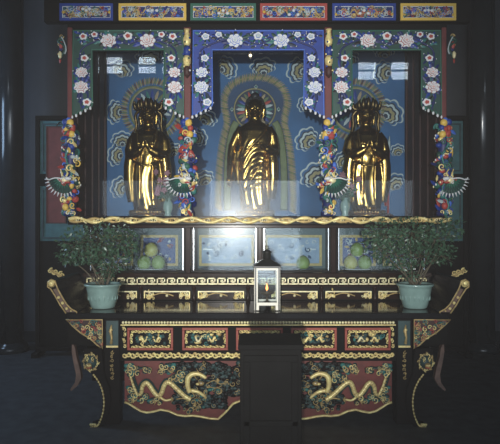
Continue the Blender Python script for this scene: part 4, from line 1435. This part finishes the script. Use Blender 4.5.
        for s in (-1, 1):           # ribbon wings at the temples
            b.tube(smooth_path([hc + Vector((s * .07 * S, .01 * S, .05 * S)), hc + Vector((s * .098 * S, .015 * S, .055 * S)), hc + Vector((s * .108 * S, .015 * S, .08 * S)), hc + Vector((s * .112 * S, .015 * S, .115 * S))], 5), [.018 * S] * 8 + [.016 * S] * 4 + [.011 * S] * 3 + [.004 * S], 'crown_gold', 8)
            b.tube(smooth_path([hc + Vector((s * .075 * S, .01 * S, .04 * S)), hc + Vector((s * .105 * S, .012 * S, .0)), hc + Vector((s * .100 * S, .01 * S, -.07 * S)), hc + Vector((s * .11 * S, .0 * S, -.13 * S))], 5), [.012 * S] * 16, 'crown_gold', 8)
        bow(b); b.build('crown', st)


ZS += .002
statue('buddha', 'gold standing Buddha with one arm lowered, in the blue central bay', wx(255, 5.92), 5.92, 1.26)
statue('crowned_left', 'gold crowned standing figure in the green-framed left bay', wx(148.5, 5.92), 5.92, 1.17)
statue('crowned_right', 'gold crowned standing figure in the green-framed right bay, beside a red staff', wx(366, 5.92), 5.92, 1.17)

# red banner staff beside the right-hand figure
xs_ = wx(388, 6.17)
t = thing('banner_staff', 'red lacquered staff with pale tip standing right of the right gold figure', 'staff', (xs_, 6.17, ZS))
b = MB(); b.lathe([(.06, 0), (.06, .02), (.02, .04)], (xs_, 6.17, ZS), 'dark_red', 16); b.build('foot', t)
b = MB(); b.tube([(xs_, 6.17, ZS + .03), (xs_ + .01, 6.17, wz(150, 6.17))], .013, 'paint_red', 8); b.build('pole', t)
b = MB(); b.tube([(xs_ - .04, 6.17, wz(166, 6.17)), (xs_ - .035, 6.16, wz(180, 6.17)), (xs_ - .04, 6.17, wz(196, 6.17)), (xs_ - .02, 6.17, wz(206, 6.17))], [.022, .03, .028, .015], 'paint_red', 10); b.build('sash', t)
b = MB(); b.tube([(xs_ + .01, 6.17, wz(150, 6.17)), (xs_ + .012, 6.17, wz(143, 6.17)), (xs_ + .018, 6.17, wz(136, 6.17))], [.018, .014, .003], 'mural_white', 8); b.build('tip', t)

# vases of pink flowers in the side bays
for s, px, lab in ((-1, 168, 'vase of dusty pink flowers right of the left gold figure'), (1, 345, 'vase of dusty pink flowers left of the right gold figure')):
    Y = 5.62
    x = wx(px, Y)
    t = thing('flower_vase', lab, 'vase', (x, Y, ZS), 'flower vases in the shrine')
    b = MB(); b.lathe([(.035, 0), (.038, .01), (.028, .03), (.05, .08), (.045, .13), (.024, .165), (.034, .185), (.030, .186), (.02, .165)], (x, Y, ZS), 'celadon', 24); b.build('vase', t)
    rnd = random.Random(44 + s)
    b = MB(); c_ = MB()
    for j in range(15):
        ex = x + rnd.gauss(0, .075); ey = Y + rnd.uniform(-.07, .07); ez = ZS + .20 + rnd.uniform(.02, .26)
        ex = max(x - .13, min(x + .13, ex))
        b.tube(smooth_path([(x, Y, ZS + .12), ((x + ex) / 2, (Y + ey) / 2, ZS + .22), (ex, ey, ez)], 3), .003, 'flower_leaf', 5)
        b.leaf((x + ex) / 2, (ZS + .15 + ez) / 2, .07, .03, rnd.uniform(0, 6), ey, 'flower_leaf')
        for i in range(6):
            a = 2 * PI * i / 6 + j
            c_.leaf(ex, ez, rnd.uniform(.030, .042), .022, a, ey - .004, 'flower_pink', .012)
        c_.ball((ex, ey - .012, ez), .011, 'flower_pink', 8, 6)
    b.build('stems', t); c_.build('blossoms', t)

# ================================================================== potted bushes on the table
def bush(px, crown, lab, seed, Y=4.66):
    x = wx(px, Y)
    t = thing('potted_bush', lab, 'plant', (x, Y, ZT))
    r = .148
    b = MB()
    b.lathe([(r * .60, 0), (r * .66, .008), (r * .74, .05), (r * .84, .11), (r * .90, .16), (r * .93, .178), (r * 1.02, .186), (r * 1.04, .196), (r * 1.0, .204), (r * .90, .200), (r * .86, .17)], (x, Y, ZT), 'celadon', 40)
    for k in range(20):      # low relief round the wall
        a = 2 * PI * k / 20
        rr = r * .80
        b.ball((x + rr * math.cos(a), Y + rr * math.sin(a), ZT + .095), (.006, .006, .03), 'celadon', 8, 6)
    b.build('pot', t)
    b = MB(); b.lathe([(.10, .150), (.127, .178), (.06, .184), (.005, .186)], (x, Y, ZT), 'soil', 20); b.build('soil', t)
    rnd = random.Random(seed)
    stems, lv = MB(), MB()
    for (cpx, cpy, rpx, rpy, n_) in crown:
        cx0, cz0 = wx(cpx, Y), wz(cpy, Y)
        rx, rz = rpx / 120.2, rpy / 120.2
        ry = min(rx, .24)
        stems.tube(smooth_path([(x + rnd.uniform(-.03, .03), Y + rnd.uniform(-.03, .03), ZT + .17), ((x + cx0) / 2 + rnd.uniform(-.02, .02), Y, (ZT + .2 + cz0) / 2), (cx0, Y, cz0)], 4), [.007, .007, .006, .006, .005, .005, .004, .004, .003], 'twig', 6)
        for j in range(n_):
            d = Vector((rnd.gauss(0, 1), rnd.gauss(0, 1), rnd.gauss(0, 1))).normalized() * (rnd.random() ** .4)
            c = Vector((cx0 + d.x * rx, Y + d.y * ry, cz0 + d.z * rz))
            if c.z < ZT + .215 or (abs(c.x) > 1.30 and c.z < ZT + .37): continue
            L = rnd.uniform(.026, .046); w_ = L * .5
            dirv = (d + Vector((rnd.uniform(-1, 1), rnd.uniform(-1, 1), rnd.uniform(-.9, .5)))).normalized()
            sd = dirv.cross(Vector((rnd.uniform(-1, 1), rnd.uniform(-1, 1), rnd.uniform(-1, 1)))).normalized()
            nn = dirv.cross(sd)
            p0, p3 = c, c + dirv * L - nn * L * .15
            m1_, = (c + dirv * L * .5 + nn * L * .06,)
            lv.add([p0, m1_ + sd * w_ / 2, p3, m1_ - sd * w_ / 2, m1_ - nn * L * .05], [(0, 4, 1), (1, 4, 2), (2, 4, 3), (3, 4, 0)], 'leaf_green', True)
            if j % 14 == 0:
                stems.tube([(cx0, Y, cz0), c], [.0025, .0015], 'twig', 4)
    stems.build('twigs', t)
    lv.build('foliage', t)


bush(103, [(78, 246, 21, 20, 360), (100, 243, 22, 20, 400), (121, 240, 17, 16, 260), (90, 262, 20, 14, 240), (112, 260, 19, 15, 260), (68, 258, 12, 12, 110), (130, 246, 9, 14, 110), (102, 273, 12, 9, 90)],
     'green bush in a celadon pot at the left end of the altar table', 7)
bush(415, [(385, 234, 22, 15, 330), (410, 236, 24, 18, 420), (436, 238, 22, 17, 360), (452, 228, 12, 12, 120), (395, 254, 22, 14, 260), (422, 256, 24, 16, 340), (440, 256, 14, 13, 150), (376, 246, 13, 11, 130), (413, 272, 13, 9, 90)],
     'wider green bush in a celadon pot at the right end of the altar table', 8)

# ================================================================== lantern with oil lamp
YL = 4.60
lx = wx(267.3, 4.5)
lt = thing('glass_lantern', 'black and cream glass lantern at the middle front of the altar table', 'lantern', (lx, YL, ZT))
hw = .100
b = MB()
b.box(lx - hw, lx + hw, YL - hw, YL + hw, ZT + .035, ZT + .05, 'lantern_black')
for sx1 in (-1, 1):
    for sy1 in (-1, 1):
        b.box(*sorted((lx + sx1 * hw, lx + sx1 * (hw - .03))), *sorted((YL + sy1 * hw, YL + sy1 * (hw - .03))), ZT, ZT + .036, 'lantern_black')
b.build('base', lt, bevel=.003)
for sx1 in (-1, 1):
    for sy1 in (-1, 1):
        b = MB(); b.box(*sorted((lx + sx1 * hw, lx + sx1 * (hw - .016))), *sorted((YL + sy1 * hw, YL + sy1 * (hw - .016))), ZT + .05, ZT + .345, 'lantern_black'); b.build('corner_post', lt, bevel=.002)
for k in range(4):
    M = Matrix.Rotation(k * PI / 2, 3, 'Z')
    b = MB()
    y0, y1 = -hw - .004, -hw + .006
    def bx(x0, x1, z0, z1, m_, ya=y0, yb=y1):
        n0 = len(b.v)
        b.box(x0, x1, ya, yb, z0, z1, m_)
        for i in range(n0, len(b.v)):
            v = M @ Vector(b.v[i]); b.v[i] = (v.x + lx, v.y + YL, v.z)
    e = hw - .012
    bx(-e, e, ZT + .325, ZT + .342, 'lantern_cream'); bx(-e, e, ZT + .042, ZT + .066, 'lantern_cream')
    bx(-e, -e + .012, ZT + .066, ZT + .325, 'lantern_cream'); bx(e - .012, e, ZT + .066, ZT + .325, 'lantern_cream')
    bx(-e, -e + .022, ZT + .004, ZT + .042, 'lantern_cream'); bx(e - .022, e, ZT + .004, ZT + .042, 'lantern_cream')
    f_ = b.build('window_frame', lt, bevel=.0015)
    b = MB(); bx(-e + .012, e - .012, ZT + .066, ZT + .325, 'lantern_glass', -hw + .000, -hw + .003); b.build('glass_pane', f_)
b = MB()
hr_ = hw + .012
z0 = ZT + .345
vs = [(lx - hr_, YL - hr_, z0), (lx + hr_, YL - hr_, z0), (lx + hr_, YL + hr_, z0), (lx - hr_, YL + hr_, z0)]
vs += [(v[0], v[1], z0 + .014) for v in vs]
ht = .036
vs += [(lx - ht, YL - ht, z0 + .062), (lx + ht, YL - ht, z0 + .062), (lx + ht, YL + ht, z0 + .062), (lx - ht, YL + ht, z0 + .062)]
fs = [(3, 2, 1, 0)]
for q in (0, 4):
    fs += [(q + i, q + (i + 1) % 4, q + 4 + (i + 1) % 4, q + 4 + i) for i in range(4)]
fs += [(8, 9, 10, 11)]
b.add(vs, fs, 'lantern_black'); b.build('roof', lt, bevel=.003)
b = MB(); b.lathe([(.034, .062), (.034, .115), (.040, .118), (.040, .126), (.030, .130), (.012, .142), (.004, .143)], (lx, YL, z0), 'lantern_black', 20); b.build('chimney', lt)
b = MB(); b.tube([(lx + .016 * math.cos(2 * PI * i / 16), YL, z0 + .158 + .016 * math.sin(2 * PI * i / 16)) for i in range(16)], .0035, 'lantern_black', 6, closed=True); b.build('ring', lt)
ol = thing('oil_lamp', 'small bronze oil lamp burning inside the glass lantern', 'lamp', (lx, YL, ZT + .052))
b = MB(); b.lathe([(.030, 0), (.030, .006), (.010, .014), (.008, .045), (.014, .055), (.058, .076), (.064, .094), (.058, .093), (.020, .078), (.003, .078)], (lx, YL, ZT + .052), 'bronze', 24); b.build('bowl', ol)
b = MB(); b.tube([(lx, YL, ZT + .125), (lx, YL, ZT + .148)], .003, 'paint_white', 6); b.build('wick', ol)
b = MB(); b.lathe([(.001, .096), (.009, .107), (.0115, .118), (.0075, .136), (.001, .158)], (lx, YL, ZT + .052), 'flame', 12); b.build('flame', ol)

# ================================================================== dark cabinet standing before the altar
Yf = 3.00
bx0, bx1, bzt = wx(238, Yf), wx(304, Yf), wz(333, Yf + .32)
cbx = (bx0 + bx1) / 2
oc = thing('offertory_box', 'plain black wooden box standing on the floor before the middle of the altar table', 'box', (cbx, Yf + .16, 0))
b = MB(); b.box(bx0 + .01, bx1 - .01, Yf + .02, Yf + .30, .05, bzt - .03, 'black_wood'); b.build('body', oc, bevel=.006)
b = MB(); b.box(bx0 - .0, bx1 + .0, Yf, Yf + .32, bzt - .03, bzt, 'black_wood'); b.build('lid', oc, bevel=.006)
b = MB(); b.box(bx0, bx1, Yf + .005, Yf + .315, 0, .05, 'black_wood'); b.build('plinth', oc, bevel=.006)
b = MB(); frame_boxes(b, bx0 + .03, bx1 - .03, .10, bzt - .06, Yf + .008, Yf + .022, .035, 'black_wood'); b.box(bx0 + .03, bx1 - .03, Yf + .008, Yf + .022, .50, .53, 'black_wood'); b.build('front_frame', oc, bevel=.004)

# ================================================================== light
w = bpy.data.worlds.new('hall_air'); sc.world = w
w.use_nodes = True
nt = w.node_tree
bg = nt.nodes['Background']
bg.inputs['Color'].default_value = (0.72, 0.86, 1.0, 1)
bg.inputs['Strength'].default_value = 1.0
# thin haze added through the whole hall to lift the blacks
vs_ = nt.nodes.new('ShaderNodeVolumeScatter')
vs_.inputs['Color'].default_value = (0.98, 0.94, 0.94, 1)
vs_.inputs['Density'].default_value = 0.0028
vs_.inputs['Anisotropy'].default_value = -0.3
nt.links.new(vs_.outputs[0], nt.nodes['World Output'].inputs['Volume'])


def area(name, loc, rot, sx0, sy0, power, col=(1, 1, 1), portal=False):
    l = bpy.data.lights.new(name, 'AREA'); l.shape = 'RECTANGLE'; l.size = sx0; l.size_y = sy0; l.energy = power; l.color = col
    if portal: l.cycles.is_portal = True
    o = bpy.data.objects.new(name, l); COL.objects.link(o); o.location = loc; o.rotation_euler = rot
    return o


SKYC = (.74, .87, 1.0)
for k, (a, c) in enumerate(doors):       # daylight standing in the three open doorways and the high windows
    L = (2.0, 5.2, 2.0)[k]
    area('doorway_daylight', ((a + c) / 2, YR - .22, DT / 2), (R(90), 0, 0), c - a, DT, L * PI * (c - a) * DT, SKYC)
for a, c, z0, z1 in ((-3.9, -2.1, 5.2, 5.67), (2.5, 4.1, 5.05, 5.54)):
    area('window_daylight', ((a + c) / 2, YR - .23, (z0 + z1) / 2), (R(90), 0, 0), c - a, z1 - z0, 15.0 * PI * (c - a) * (z1 - z0), SKYC)
area('added_blue_fill', (-4.42, 5.6, 2.6), (0, -R(90), 0), 1.4, .8, 40, (.45, .68, 1.0))
# flash lamp on a stand a little left of and behind the viewer
l = bpy.data.lights.new('camera_flash', 'SPOT'); l.energy = 1900; l.shadow_soft_size = .05; l.spot_size = R(38); l.spot_blend = 1.0; l.color = (1.0, .97, .90)
o = bpy.data.objects.new('camera_flash', l); COL.objects.link(o); o.location = (CX - .36, -2.9, 1.64)
o.rotation_euler = (Vector((-.05, 5.2, 2.1)) - o.location).to_track_quat('-Z', 'Y').to_euler()

# ================================================================== camera
cd = bpy.data.cameras.new('camera'); cd.sensor_width = 36; cd.sensor_fit = 'HORIZONTAL'; cd.lens = 36 * F / 500.0
cd.clip_start = .05
co = bpy.data.objects.new('camera', cd); COL.objects.link(co); co.location = (CX, 0, CZ); co.rotation_euler = (R(90), 0, 0)
sc.camera = co
for o in ALL:
    if '_b' in o: del o['_b']
sc.view_settings.view_transform = 'Standard'; sc.view_settings.look = 'None'; sc.view_settings.gamma = 1; sc.view_settings.use_curve_mapping = False
sc.view_settings.exposure = 0.12
sc.cycles.use_denoising = True
